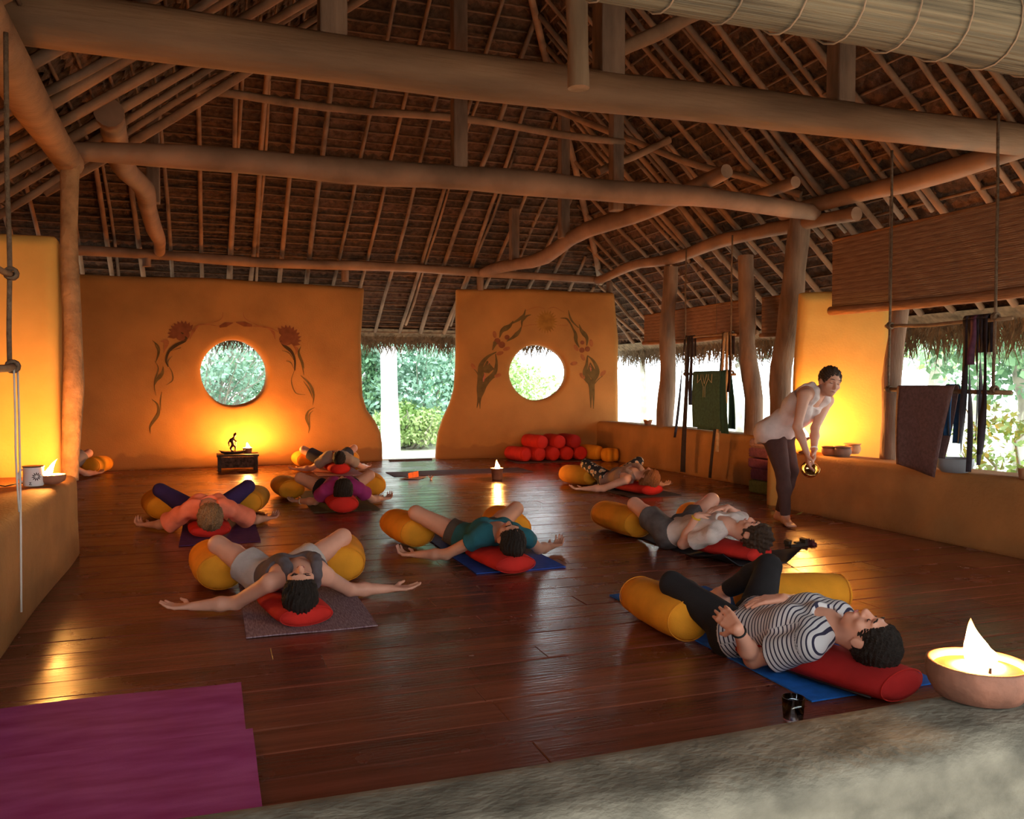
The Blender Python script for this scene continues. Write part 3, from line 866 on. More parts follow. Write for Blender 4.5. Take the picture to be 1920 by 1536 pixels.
def flame_obj(parent, base, h, w, strength, lean=(0, 0), col=(1.0, .42, .09), twin=None):
    g = G()
    prof0 = [(0.05, 0), (.75, .06), (1.0, .17), (1.0, .29), (.85, .44), (.60, .60), (.34, .76), (.15, .90), (0.0, 1.0)]
    tt = np.linspace(0, 1, 22); prof = list(zip(np.interp(tt, [p_[1] for p_ in prof0], [p_[0] for p_ in prof0]), tt))
    def one(b, h, w, lean):
        n = 14
        vs = []
        for r, t in prof:
            for k in range(n):
                th = 2 * math.pi * k / n
                vs.append((b[0] + w * r * math.cos(th) * (1 + .10 * math.sin(9 * t + 2 * th)) + lean[0] * t ** 1.4 + w * .22 * math.sin(5.5 * t), b[1] + w * r * math.sin(th) + lean[1] * t ** 1.4, b[2] + h * t))
        g.add(vs, [(i * n + k, i * n + (k + 1) % n, (i + 1) * n + (k + 1) % n, (i + 1) * n + k) for i in range(len(prof) - 1) for k in range(n)])
    one(base, h, w, lean)
    if twin: one(np.asarray(base) + np.asarray(twin), h * .55, w * .75, lean)
    return g.build('flame', flame_mat(col, strength), parent)
def bowl_prof(R, H, t=.012, foot=.65, bulge=1.04):
    return [(0, 0), (R * foot, 0), (R * foot + .01, .004), (R * bulge * .93, H * .35), (R * bulge, H * .65), (R, H * .95), (R, H), (R - t * .6, H + .002), (R - t, H - .004), (R - t * 1.4, H * .6), (R * foot, t), (0, t)]
LAMP = 11.0
# big terracotta bowl on the front parapet
bc = U(1820, 1303, .652); bc[1] = 1.235; bc[0] = 1.385
t = thing('oil_lamp_bowl', 'wide terracotta bowl of burning wax on the grey parapet', 'oil lamp', bc)
R, Hh = .092, .066
G().lathe(bowl_prof(R, Hh, .012, .72, 1.02), bc, 48).build('bowl', mat('fired_brown_clay', (.15, .055, .032), .7, .35, 14, bump=.2, bscale=30), t)
G().lathe([(0, Hh - .016), (R - .016, Hh - .016), (R - .013, Hh - .012), (0, Hh - .0125)], bc, 40).build('wax', M_WAX, t)
G().tube([bc + [-.005, -.03, Hh - .014], bc + [-.004, -.03, Hh - .002]], .003, 6).build('wick', M_WICK, t)
flame_obj(t, bc + [.008, .012, Hh - .012], .095, .024, 75 * LAMP, (-.012, .0), col=(1.0, .45, .11), twin=(.034, .006, -.001))
# oil lamp on the left ledge, flame blown sideways
lc = U(96, 908, .602); lc[2] = .602
t = thing('oil_lamp_bowl', 'small clay oil lamp with a leaning flame on the brown ledge', 'oil lamp', lc)
G().lathe(bowl_prof(.088, .062, .01, .45, 1.0), lc, 32).build('bowl', M_CLAY, t)
G().lathe([(0, .046), (.074, .046), (.075, .050), (0, .050)], lc, 28).build('wax', M_WAX, t)
flame_obj(t, lc + [-.03, .0, .048], .12, .022, 230 * LAMP, (.075, .0))
# candle cup on the floor, centre
fc = U(932, 899)
t = thing('candle_cup', 'clay candle cup burning alone on the middle of the floor', 'candle', fc)
G().lathe([(0, 0), (.062, 0), (.066, .01), (.078, .13), (.088, .14), (.088, .15), (.074, .15), (.066, .12), (0, .12)], fc, 28).build('cup', M_CLAY, t)
G().lathe([(0, .121), (.066, .121), (.067, .126), (0, .126)], fc, 24).build('wax', M_WAX, t)
flame_obj(t, fc + [0, 0, .125], .14, .030, 150 * LAMP)
# candle on the far parapet
pc = U(1183, 799, .64); pc = np.array([6.42, U(1183, 797, .63)[1], .632])
t = thing('candle_cup', 'small candle cup on the parapet between back wall and crooked post', 'candle', pc)
G().lathe([(0, 0), (.05, 0), (.07, .07), (.078, .075), (.066, .072), (.05, .05), (0, .05)], pc, 24).build('cup', M_CLAY, t)
flame_obj(t, pc + [0, 0, .052], .05, .02, 120 * LAMP)
# lamp stand in front of the yellow pillar
sc_ = U(1508, 850, .572); sc_[2] = .573
t = thing('lamp_stand', 'small lamp burning before the yellow pillar behind the standing person', 'oil lamp', sc_)
G().lathe([(0, 0), (.055, 0), (.055, .012), (.022, .025), (.018, .11), (.035, .13), (.06, .15), (.064, .165), (.055, .163), (.04, .15), (0, .148)], sc_, 24).build('stand', M_CLAY2, t)
flame_obj(t, sc_ + [0, 0, .15], .11, .030, 330 * LAMP)

# ================================================================== ALTAR
ac = U(440, 890); AX, AY = .36, 13.22
M_DARKWOOD = mat('dark_carved_wood', (.060, .030, .020), .7, .35, 14, bump=.5, bscale=40)
t = thing('altar_table', 'low dark wooden altar table against the glowing back wall', 'table', (AX, AY, 0))
G().box((AX - .30, AY - .2, .205), (AX + .29, AY + .2, .235)).build('tabletop', M_DARKWOOD, t, smooth=False)
for sx in (-.26, .25):
    for sy in (-.17, .17):
        G().box((AX + sx - .025, AY + sy - .025, 0.001), (AX + sx + .025, AY + sy + .025, .205)).build('leg', M_DARKWOOD, t, smooth=False)
G().box((AX - .26, AY - .18, .05), (AX + .25, AY - .165, .2)).build('front_panel', mat('patterned_cloth', (.10, .045, .03), .9, .6, 30), t, smooth=False)
G().box((AX - .27, AY - .16, .04), (AX + .26, AY + .17, .06)).build('shelf', M_DARKWOOD, t, smooth=False)
p = np.array([AX - .08, AY - .02, .236])
t = thing('offering_dish', 'dark boat shaped dish under the small statue', 'dish', p)
vs, fs = [], []
n = 18
for i, (r, z) in enumerate([(.55, 0), (.8, .012), (1.0, .035), (.95, .036), (.75, .016), (.4, .010)]):
    for k in range(n):
        th = 2 * math.pi * k / n
        vs.append((p[0] + .19 * r * math.cos(th), p[1] + .07 * r * math.sin(th), p[2] + z + (.022 * abs(math.cos(th)) ** 4 if r > .9 else 0)))
for i in range(5):
    for k in range(n): fs.append((i * n + k, i * n + (k + 1) % n, (i + 1) * n + (k + 1) % n, (i + 1) * n + k))
fs += [tuple(range(n - 1, -1, -1)), tuple(5 * n + k for k in range(n))]
G().add(vs, fs).build('dish', M_DARKWOOD, t)
# statue: small dancing figure
p = np.array([AX - .07, AY - .02, .25])
st = Vol(p + [-.14, -.07, -.02], p + [.16, .07, .32], .006)
def SC(*a): return Cap(p + np.array(a[0]), p + np.array(a[1]), *a[2:])
for c in [SC((0, 0, 0), (.0, 0, .012), .03, .022), SC((-.01, 0, .01), (-.03, 0, .07), .012, .014), SC((-.03, 0, .07), (.0, 0, .125), .014, .020), SC((.0, 0, .125), (-.015, 0, .185), .022, .028),
          SC((-.015, 0, .185), (.02, 0, .235), .028, .012), SC((.028, -.004, .262), (.03, 0, .268), .022), SC((-.03, 0, .20), (-.06, -.01, .15), .012, .009), SC((-.06, -.01, .15), (-.05, -.02, .10), .009, .007),
          SC((.01, 0, .205), (.045, -.01, .17), .012, .009), SC((.045, -.01, .17), (.04, -.02, .11), .009, .006), SC((.0, 0, .125), (.035, 0, .085), .018, .012), SC((.035, 0, .085), (.03, 0, .03), .012, .008), SC((.04, 0, .285), (.035, 0, .30), .012, .006)]:
    st.apply(c, .012)
V, F = st.mesh()
o = mesh_obj('statue', V, F, mat('dark_bronze', (.09, .045, .03), .45, .2, 20, metal=.7), origin=p)
tag(o, 'small dark statue of a dancing figure on the altar', 'statue')
cc = np.array([AX + .14, AY + .08, .236])
t = thing('candle_cup', 'clay candle cup burning on the altar table', 'candle', cc)
G().lathe([(0, 0), (.055, 0), (.058, .01), (.068, .07), (.075, .078), (.062, .078), (.055, .06), (0, .06)], cc, 24).build('cup', M_CLAY, t)
flame_obj(t, cc + [0, .0, .062], .10, .028, 620 * LAMP)

# ================================================================== MUG, POTS, SMALL THINGS
mg = U(63, 911, .602); mg[2] = .603
t = thing('enamel_mug', 'white enamel mug with a dark flower print on the brown ledge', 'mug', mg)
G().lathe([(0, 0), (.056, 0), (.06, .004), (.06, .122), (.063, .126), (.058, .126), (.056, .01), (0, .008)], mg, 36).build('body', mat('white_enamel', (.72, .70, .66), .35, .05, 4), t)
G().lathe([(.0605, .120), (.064, .122), (.064, .128), (.0585, .128)], mg, 36).build('rim', mat('dark_enamel', (.05, .04, .05), .4), t)
hg = [mg + np.array([-.058 - .030 * math.sin(a), .01, .065 + .04 * math.cos(a)]) for a in [math.pi * k / 8 for k in range(9)]]
G().tube(hg, .006, 8).build('handle', MATS['white_enamel'], t)
g = G()
def on_mug(ang, z): return mg + np.array([.0612 * math.sin(ang), -.0612 * math.cos(ang), z])
for k in range(11):
    a = 2 * math.pi * k / 11
    def q(r, d): return on_mug(.46 + r * math.sin(a + d) / .061, .062 + r * math.cos(a + d))
    g.add([q(.006, 0), q(.018, -.22), q(.031, 0), q(.018, .22)], [(0, 1, 2, 3)])
g.build('flower_print', mat('print_brown', (.045, .02, .02), .6), t, smooth=False)
g = G()
for a, b in [((-.25, .026), (-.05, .026)), ((-.05, .026), (-.22, .012)), ((-.22, .012), (0.02, .012))]:
    g.tube([on_mug(*a), on_mug((a[0] + b[0]) / 2, (a[1] + b[1]) / 2), on_mug(*b)], .0022, 5)
g.build('letter_print', MATS['print_brown'], t)
cb = G().tube([U(-60, 902, .607), U(10, 912, .607), U(28, 908, .607), U(46, 906, .609)], .004, 6).build('cable', mat('black_rubber', (.01, .01, .01), .5))
tag(cb, 'thin black cable lying on the ledge beside the mug', 'cable')
M_POT = [mat('pot_a', (.33, .13, .06), .8, .3, 7, bump=.2, bscale=25), mat('pot_b', (.22, .13, .09), .8, .3, 7, bump=.2, bscale=25), mat('pot_c', (.40, .19, .09), .8, .25, 7, bump=.2, bscale=25)]
for i, (px, py, R, Hh, lab) in enumerate([(1556, 854, .078, .085, 'dark rimmed clay pot closest to the lamp by the pillar'), (1580, 856, .080, .095, 'greyish clay pot between two other pots on the ledge'), (1598, 851, .080, .10, 'orange clay pot farthest from the lamp on the ledge')]):
    q = U(px, py, .572); q[2] = .573
    t = thing('clay_pot', lab, 'pot', q, 'clay pots on the ledge')
    G().lathe([(0, 0), (R * .75, 0), (R * .98, Hh * .3), (R, Hh * .6), (R * .86, Hh * .84), (R * .9, Hh * .86), (R * .78, Hh * .86), (R * .75, .012), (0, .012)], q, 28).build('body', M_POT[i], t)
    G().lathe([(R * .86, Hh * .83), (R * 1.04, Hh * .95), (R * 1.06, Hh), (R * .92, Hh), (R * .82, Hh * .86)], q, 28).build('rim', M_CLAY2 if i == 0 else M_POT[i], t)
q = U(1790, 886, .572); q[2] = .573
ob = G().lathe(bowl_prof(.135, .11, .012, .62, 1.0), q, 32).build('basin', mat('grey_basin', (.24, .24, .25), .5, .1), origin=q)
tag(ob, 'shallow grey basin on the parapet beside the brown mat', 'basin')
q = U(1925, 899, .572); q[2] = .573
ob = G().lathe(bowl_prof(.055, .075, .01, .7, 1.0), q, 24).build('clay_cup', M_POT[2], origin=q)
tag(ob, 'orange clay cup at the far end of the brown parapet', 'cup')
mk = G().ribbon([onY(1884, 1446, 1.083), onY(1893, 1428, 1.083), onY(1904, 1415, 1.083), onY(1911, 1408, 1.083)], [.006, .012, .016, .022], [0, 0, 1], .002).ribbon([onY(1894, 1412, 1.083), onY(1905, 1407, 1.083), onY(1913, 1415, 1.083)], .012, [0, 0, 1], .002)
tag(mk.build('chalk_mark', mat('pale_blue_chalk', (.42, .52, .58), .9, .1), origin=onY(1884, 1446, 1.083)), 'pale blue chalk smear on the grey cement parapet', 'chalk mark')
q = U(1487, 1352); 
ob = G().lathe([(0, 0), (.032, 0), (.036, .005), (.042, .09), (.0395, .09), (.034, .012), (0, .010)], q, 32).build('drinking_glass', mat('clear_glass', (.9, .95, 1), .03, 0, trans=1.0, spec=.5), origin=q)
tag(ob, 'clear drinking glass on the floor beside the bright blue mat', 'glass')
def flat_thing(name, quadpx, z, th, m, lab, cat):
    P = [U(x, y, z) for x, y in quadpx]
    g = skin([(p_[0], p_[1], z) for p_ in P][::-1])
    g.v = [(a, b, z + (th if c > z + .05 else 0)) for a, b, c in g.v]
    return tag(g.build(name, m, smooth=False, origin=(P[0][0], P[0][1], z)), lab, cat)
flat_thing('paper_sheet', [(748, 899), (784, 899), (800, 894), (766, 893)], .008, .004, mat('pink_paper', (.55, .36, .32), .8, .05), 'pinkish paper sheet lying on the floor by the spare mat', 'paper')
a0, a1 = U(766, 897, .012), U(785, 894, .012)
ob = G().add([a0, a1, a1 + [0, .02, .075], a0 + [0, .03, .065], a0 + [0, .005, 0], a1 + [0, .005, 0], a1 + [0, .026, .075], a0 + [0, .036, .065]], [(0, 1, 2, 3), (7, 6, 5, 4), (0, 4, 5, 1), (1, 5, 6, 2), (2, 6, 7, 3), (3, 7, 4, 0)]).build('folded_card', mat('orange_card', (.75, .15, .03), .7, .2, 20), smooth=False, origin=a0)
tag(ob, 'bright orange folded card standing on the pink paper', 'card')
q = U(808, 900)
g = G()
for k in range(6):
    a = k * math.pi / 3
    g.add([q + [0, 0, .012], q + np.array([.03 * math.cos(a - .35), .03 * math.sin(a - .35), .035]), q + np.array([.05 * math.cos(a), .05 * math.sin(a), .06]), q + np.array([.03 * math.cos(a + .35), .03 * math.sin(a + .35), .035])], [(0, 1, 2, 3)])
g.tube([q + [0, 0, .001], q + [0, 0, .02]], [.02, .008], 8)
tag(g.build('blossom', mat('cream_petal', (.75, .45, .32), .7), smooth=False, origin=q), 'small cream blossom on the floor near the orange card', 'flower')
q = U(1493, 1024)
g = G().obox(q + [0, 0, .012], (.085, .01, 0), (-.004, .035, 0), (0, 0, .012)).obox(q + [.068, 0, .038], (.012, 0, .004), (0, .034, 0), (-.002, 0, .018)).obox(q + [-.072, .01, .034], (.014, 0, .004), (0, .03, 0), (.002, 0, .014)).obox(q + [.01, -.002, .0285], (.026, .003, 0), (-.002, .012, 0), (0, 0, .006))
tag(g.build('glasses_case', mat('dark_case', (.045, .03, .022), .6, .2, 20), smooth=False, origin=q), 'small dark brown case on the floor by the curly haired person', 'case')
q = U(1520, 1022)
g = G()
for k in range(26):
    a = k * 2.4; r = .008 + .0011 * k
    c = q + np.array([r * math.cos(a), r * math.sin(a), .018 + .012 * math.sin(k)])
    dd = np.array([math.cos(a + .7), math.sin(a + .7), .5 * math.sin(k * 1.7)]) * .018
    g.ribbon([c - dd, c, c + dd], .024, [0, 0, 1], .004)
tag(g.build('hair_scarf', mat('maroon_cloth', (.12, .025, .03), .8, .3, 20), origin=q), 'crumpled maroon scarf on the floor beyond the dark case', 'scarf')
q = U(1499, 966)
tag(G().add([q + [-.05, 0, .004], q + [0, -.02, .015], q + [.05, 0, .035], q + [0, .02, .015]], [(0, 1, 2, 3)]).build('fallen_leaf', mat('green_leaf', (.25, .28, .05), .6), smooth=False, origin=q), 'small fallen leaf at the foot of the brown parapet', 'leaf')

# folded blankets stacked by the parapet
q = U(1438, 914); 
bx, by = 6.06, 8.25
zc = .002
for i, (h, c, lab) in enumerate([(.15, (.16, .17, .05), 'olive green folded blanket at the bottom of the stack by the parapet'), (.13, (.15, .045, .08), 'plum folded blanket just above the olive blanket'), (.12, (.18, .05, .10), 'plum folded blanket in the middle of the stack by the parapet'),
                                 (.11, (.15, .05, .095), 'plum folded blanket second from the top of the stack'), (.10, (.26, .15, .17), 'greyish mauve folded blanket on top of the stack')]):
    v = Vol((bx - .3, by - .24, zc - .02), (bx + .3, by + .24, zc + h + .03), .015)
    X, Y, Z = np.meshgrid(*v.ax, indexing='ij')
    jx, jy = random.uniform(-.015, .015), random.uniform(-.015, .015)
    lx = (Z - zc) / h
    qx, qy, qz = np.abs(X - bx - jx) - .145, np.abs(Y - by - jy) - .17, np.abs(Z - zc - h / 2) - h / 2 + .02
    qx2, qy2, qz2 = np.maximum(qx, 0), np.maximum(qy, 0), np.maximum(qz, 0)
    v.a = (np.sqrt(qx2 ** 2 + qy2 ** 2 + qz2 ** 2) + np.minimum(np.maximum(np.maximum(qx, qy), qz), 0) - .02 + .006 * np.sin(Z * 190)).astype(np.float32)
    V, F = v.mesh()
    tag(mesh_obj('folded_blanket', V, F, mat('blanket_%d' % i, c, .95, .2, 30, bump=.3, bscale=80), origin=(bx, by, zc)), lab, 'blanket', 'blankets stacked by the parapet')
    zc += h + .004

# ================================================================== BLINDS
def blind(name, lab, p0, p1, ztop, zbot, roll, m, slats, strings, sag=.0, mroll=None, bind=0):
    """hanging bamboo blind between plan points p0, p1; rolled foot; slats are built one by one where they show"""
    p0, p1 = np.array([*p0, 0.]), np.array([*p1, 0.])
    u = (p1 - p0) / np.linalg.norm(p1 - p0); L = np.linalg.norm(p1 - p0)
    nn = np.array([-u[1], u[0], 0])
    t = thing(name, lab, 'blind', (p0 + p1) / 2 + [0, 0, zbot])
    n = slats
    for i in range(n):
        z = ztop - (ztop - zbot) * (i + .5) / n
        h = (ztop - zbot) / n * .46
        sg = lambda s: -sag * math.sin(math.pi * s) * (i / n)
        g = G()
        g.ribbon([p0 + u * L * s + np.array([0, 0, z + sg(s)]) + nn * random.uniform(-.0015, .0015) for s in (0, .2, .4, .6, .8, 1)], 2 * h, [0, 0, 1], .005)
        g.build('slat', m[i % len(m)], t, smooth=False)
    pts = [p0 + u * (L * s) + np.array([0, 0, zbot - roll * .7 - sag * math.sin(math.pi * s)]) for s in [k / 12 for k in range(13)]]
    pts[0] = pts[0] - u * .02; pts[-1] = pts[-1] + u * .02
    G().tube(pts, [roll * (1 + .04 * math.sin(k * 2.1)) for k in range(13)], 16).build('rolled_foot', mroll or m[0], t)
    for i in range(bind):
        s_ = (i + .5) / bind
        c_ = p0 + u * (L * s_) + np.array([0, 0, zbot - roll * .7 - sag * math.sin(math.pi * s_)])
        G().tube([c_ + roll * 1.05 * (nn * math.cos(a) + np.array([0, 0, 1]) * math.sin(a)) + u * .012 * math.sin(a) for a in [2 * math.pi * k / 18 for k in range(19)]], .0022, 4, cap=False).build('binding', M_STRING, t)
    G().tube([p0 + [0, 0, ztop + .008], p1 + [0, 0, ztop + .008]], .012, 7).build('head_rail', m[0], t)
    for s in strings:
        q0 = p0 + u * L * s - nn * .006
        G().tube([q0 + [0, 0, ztop + .25], q0 + [0, 0, ztop], q0 + [0, 0, zbot - roll * 1.2]], .004, 5).build('pull_string', M_STRING, t)
    return t
def woven(name, c, c2):
    m = mat(name, c, .85, 0, 4.0, col2=c2, stretch=(1.5, 1.5, 60), bump=.3, bscale=12, bstretch=(2, 2, 40), detail=6)
    return m
M_STRING = mat('jute_string', (.22, .13, .08), .9, .2)
MB1 = [woven('blind_a', (.17, .068, .030), (.40, .18, .085)), woven('blind_b', (.20, .085, .038), (.44, .21, .10)), woven('blind_c', (.14, .055, .026), (.34, .15, .072))]
MB2 = [woven('blind_pale_a', (.12, .085, .055), (.27, .20, .135)), woven('blind_pale_b', (.15, .11, .072), (.31, .235, .16)), woven('blind_pale_c', (.09, .062, .04), (.22, .16, .105))]
blind('bamboo_blind', 'large brown bamboo blind half lowered beside the yellow pillar', (5.62, 6.72), (5.62, 3.4), 2.62, 1.99, .042, MB1, 40, (.22, .55, .95), .03)
blind('bamboo_blind', 'wide reddish bamboo blind behind the crooked parapet posts', (6.62, 12.35), (6.62, 9.35), 2.36, 1.95, .035, MB1, 26, (.3, .7), .03)
blind('bamboo_blind', 'narrow reddish bamboo blind between bent and leaning posts', (6.62, 9.22), (6.62, 8.3), 2.34, 1.90, .03, MB1, 26, (.5,), .01)
blind('bamboo_blind', 'pale bamboo blind rolled up above the grey parapet', (4.2, 1.40), (-0.2, 1.38), 2.36, 2.09, .085, MB2, 28, (.2, .5, .8), .02, mroll=mat('blind_roll', (.045, .030, .018), .85, 0, 3.0, col2=(.16, .108, .062), stretch=(.5, 28, 28), bump=.5, bscale=4, bstretch=(.5, 28, 28), detail=4), bind=34)

# ================================================================== HANGING RODS, ROPES, MATS, STRAPS
M_ROPE = mat('coir_rope', (.17, .10, .06), .95, .3, 30, bump=.6, bscale=120)
M_ROD = mat('thin_rod', (.26, .14, .07), .8, .3, 6, bump=.3, bscale=30)
M_STRAP = mat('black_strap', (.028, .016, .020), .8, .3, 20, bump=.2, bscale=90)
M_STRAP2 = mat('plum_strap', (.10, .03, .055), .8, .3, 20)
M_STRAP3 = mat('tan_strap', (.45, .30, .20), .8, .2, 20)
def hung_rack(lab, X, ya, yb, z1, z2, ztop, ext=(.1, .25), knots=True):
    """two rods one above the other, hung on a pair of ropes; X plane, along Y"""
    t = thing('hanging_rack', lab, 'rack', (X, (ya + yb) / 2, z2))
    s = 1 if yb > ya else -1
    for z, rr in ((z1, .014), (z2, .017)):
        if z is None: continue
        G().tube(wobble((X, ya - s * ext[0], z), (X, yb + s * ext[1], z - .02), 8, .012), rr, 8).build('rod', M_ROD, t)
    for Y in (ya, yb):
        G().tube(wobble((X - .005, Y, ztop), (X - .012, Y, z2), 10, .008), .011, 7).build('rope', M_ROPE, t)
        for z in (z1, z2):
            if z is None: continue
            g = G()
            for k in range(3):
                a = [(X + .024 * math.cos(q_ + k), Y + (.012 * (k - 1)), z + .024 * math.sin(q_ + k)) for q_ in [2 * math.pi * w / 10 for w in range(11)]]
                g.tube(a, .009, 6)
            g.build('knot', M_ROPE, t)
    return t
hung_rack('hanging double rod with ropes beside the brown mat', 5.36, onX(1668, 700, 5.36)[1], onX(1865, 700, 5.36)[1], 1.745, 1.215, 3.2, (.05, .14))
hung_rack('hanging double rod with ropes holding the green mat', 6.10, onX(1286, 700, 6.1)[1], onX(1372, 700, 6.1)[1], 1.89, 1.40, 3.1, (.05, .08))
hung_rack('hanging rope and rod in front of the glowing yellow pillar', -0.86, onX(24, 700, -.86)[1], onX(24, 700, -.86)[1] - 1.1, 1.76, 1.335, 2.85, (.05, .1))
g = G().tube(wobble(onX(26, 690, -.85), onX(36, 960, -.85), 5, .004), .0045, 6)
tag(g.build('cord', mat('white_cord', (.62, .52, .44), .8, .1), origin=onX(36, 960, -.85)), 'short white cord hanging from the rod above the mug', 'cord')
g = G().tube(wobble(onX(33, 690, -.86), onX(40, 1148, -.86), 6, .004), .005, 6)
tag(g.build('cord', MATS['white_cord'], origin=onX(40, 1148, -.86)), 'long pale cord hanging in front of the brown parapet', 'cord')
def drape(name, lab, X, ya, yb, z, zf, zb, m, flare=(0, 0, 0), r=.022, back=None, nz=14, thick=.006, origin=None):
    """a mat folded over a rod that runs along Y; front panel falls to zf, back panel to zb"""
    prof = []
    for i in range(nz + 1): prof.append((-r - .012 * math.sin(i / nz * 3.1), zf + (z - zf) * i / nz))
    for k in range(1, 6):
        a = math.pi - math.pi * k / 6
        prof.append((r * math.cos(a), z + r * math.sin(a)))
    for i in range(nz + 1): prof.append((r + .02 * math.sin(i / nz * 2.5), z - (z - zb) * i / nz))
    ny = 12
    vs = []
    for off_ in (0, thick):
        for (dx, zz) in prof:
            k = min(max((z - zz) / max(z - zf, .01), 0), 1)
            for j in range(ny + 1):
                s = j / ny
                yy = ya + (yb - ya) * s + (flare[0] * (1 - s) + flare[1] * s) * k
                dz = flare[2] * k * s
                nx = -1 if dx < 0 else 1
                vs.append((X + dx + nx * off_ + .012 * k * math.sin(s * 5), yy, zz + dz))
    m_ = len(prof); W = ny + 1; o = m_ * W
    fs = []
    for i in range(m_ - 1):
        for j in range(ny):
            fs += [(i * W + j, i * W + j + 1, (i + 1) * W + j + 1, (i + 1) * W + j), (o + i * W + j, o + (i + 1) * W + j, o + (i + 1) * W + j + 1, o + i * W + j + 1)]
    for i in range(m_ - 1):
        fs += [(i * W, (i + 1) * W, o + (i + 1) * W, o + i * W), (i * W + ny, o + i * W + ny, o + (i + 1) * W + ny, (i + 1) * W + ny)]
    for j in range(ny):
        fs += [(j, o + j, o + j + 1, j + 1), ((m_ - 1) * W + j, (m_ - 1) * W + j + 1, o + (m_ - 1) * W + j + 1, o + (m_ - 1) * W + j)]
    return G().add(vs, fs).build(name, m, origin=(X, (ya + yb) / 2, min(zf, zb)))
Ya, Yb = onX(1686, 735, 5.33)[1], onX(1792, 735, 5.33)[1]
tag(drape('yoga_mat', '', 5.335, Ya, Yb, 1.225, .60, .72, mat('brown_mat', (.15, .075, .065), .9, .2, 40, bump=.3, bscale=120), (0, .16, -.07)), 'brown yoga mat folded over the rod by the black straps', 'yoga mat')
Yc = onX(1797, 735, 5.40)[1]
tag(drape('yoga_mat', '', 5.36, Yb + .10, Yc - .02, 1.222, .86, .80, mat('navy_mat', (.02, .07, .16), .8, .2, 30), (0, 0, 0), r=.036), 'narrow navy blue mat folded over the rod behind the brown mat', 'yoga mat')
Ya, Yb = onX(1303, 735, 6.07)[1], onX(1357, 735, 6.07)[1]
gm = thing('yoga_mat', 'green yoga mat with pale printed lines folded over the rod', 'yoga mat', (6.07, (Ya + Yb) / 2, .64))
ob = drape('mat_sheet', '', 6.07, Ya, Yb, 1.405, .69, .66, mat('green_mat', (.045, .095, .07), .9, .2, 30, bump=.3, bscale=100), (0.0, -.02, 0), r=.026)
ob.parent = gm; ob.location = ob.location - gm.location
g = G()
def gp(fx, fz): return np.array([6.032 - .012 * math.sin((1 - fz) * 3.1), Ya + (Yb - Ya) * fx, 1.40 - .62 * fz])
for seg in [[(.22, .02), (.22, .20), (.34, .11), (.44, .28), (.44, .5)], [(.72, .02), (.72, .20), (.60, .11), (.50, .28), (.50, .5)], [(.34, .02), (.34, .11)], [(.60, .02), (.60, .11)], [(.40, .02), (.47, .22), (.54, .02)]]:
    for a, b in zip(seg[:-1], seg[1:]): g.tube([gp(*a) - [.012, 0, 0], gp(*b) - [.012, 0, 0]], .004, 4)
g.build('line_print', mat('pale_print', (.38, .33, .26), .8), gm)
tag(drape('yoga_mat', '', 6.07, Yb - .02, Yb - .10, 1.40, .645, .70, mat('dark_teal_mat', (.015, .06, .055), .85, .2, 30), (0, -.10, 0), r=.04), 'dark teal mat folded over the rod behind the green mat', 'yoga mat')
def strap(lab, X, px, ztop, zbot, w, m, twist=1.0, drift=0.0, group=None, seed=0):
    rr = random.Random(seed)
    y0 = onX(px, 700, X)[1]
    n = 16
    pts, wd = [], []
    ph = rr.uniform(0, 3)
    for i in range(n + 1):
        s = i / n
        pts.append((X - .03 + .014 * math.sin(3 * s + ph), y0 + drift * s + .012 * math.sin(5 * s + ph), ztop + (zbot - ztop) * s))
        a = twist * 2.4 * s * math.sin(ph + 2 * s)
        wd.append(np.array([math.sin(a), math.cos(a), 0]))
    g = G().ribbon(pts, w, wd, .003)
    # loop over the rod
    lp = [(X - .03, y0, ztop)] + [(X - .026 * math.cos(q_), y0, ztop + .03 * math.sin(q_)) for q_ in [math.pi * k / 6 for k in range(1, 7)]] + [(X + .026, y0, ztop - .25)]
    g.ribbon(lp, w, np.array([0, 1., 0]), .003)
    return tag(g.build('yoga_strap', m, origin=pts[-1]), lab, 'strap', group)
SG = 'straps on the upper rod beside the brown mat'
for i, (px, zb_, w, m, tw, lab) in enumerate([(1814, .73, .045, M_STRAP, 1.0, 'black strap closest to the brown mat'), (1823, .60, .040, M_STRAP, 1.2, 'longest black strap reaching the parapet top'), (1829, 1.40, .05, M_STRAP2, .3, 'short plum strap among the black ones'),
                                              (1836, .84, .045, M_STRAP, .7, 'broad black strap in the middle of the bundle'), (1843, .66, .042, M_STRAP, 1.4, 'twisted black strap right of the bundle middle'), (1851, .74, .045, M_STRAP, 1.1, 'black strap nearest the hanging rope and tree')]):
    strap(lab, 5.36, px, 1.74, zb_, w, m, tw, group=SG, seed=i)
SG = 'straps on the upper rod beside the green mat'
for i, (px, zb_, w, m, tw, dr, lab) in enumerate([(1294, .06, .085, M_STRAP, .15, .10, 'wide dark strap falling to the floor beside the green mat'), (1287, .52, .04, M_STRAP, 1.0, .25, 'thin dark strap drifting over the parapet beside the green mat'), (1300, .98, .05, M_STRAP, .5, .0, 'short dark strap against the edge of the green mat'),
                                                  (1361, .40, .05, M_STRAP3, .2, .12, 'tan strap hanging over the parapet at the far side of the green mat'), (1366, 1.02, .06, M_STRAP3, .6, .0, 'short tan strap beside the far rope'), (1371, 1.16, .07, M_STRAP, .2, .0, 'short dark strap at the far rope'), (1359, .05, .045, M_STRAP, .2, .25, 'long dark strap falling to the floor beyond the green mat')]):
    strap(lab, 6.10, px, 1.885, zb_, w, m, tw, dr, group=SG, seed=20 + i)

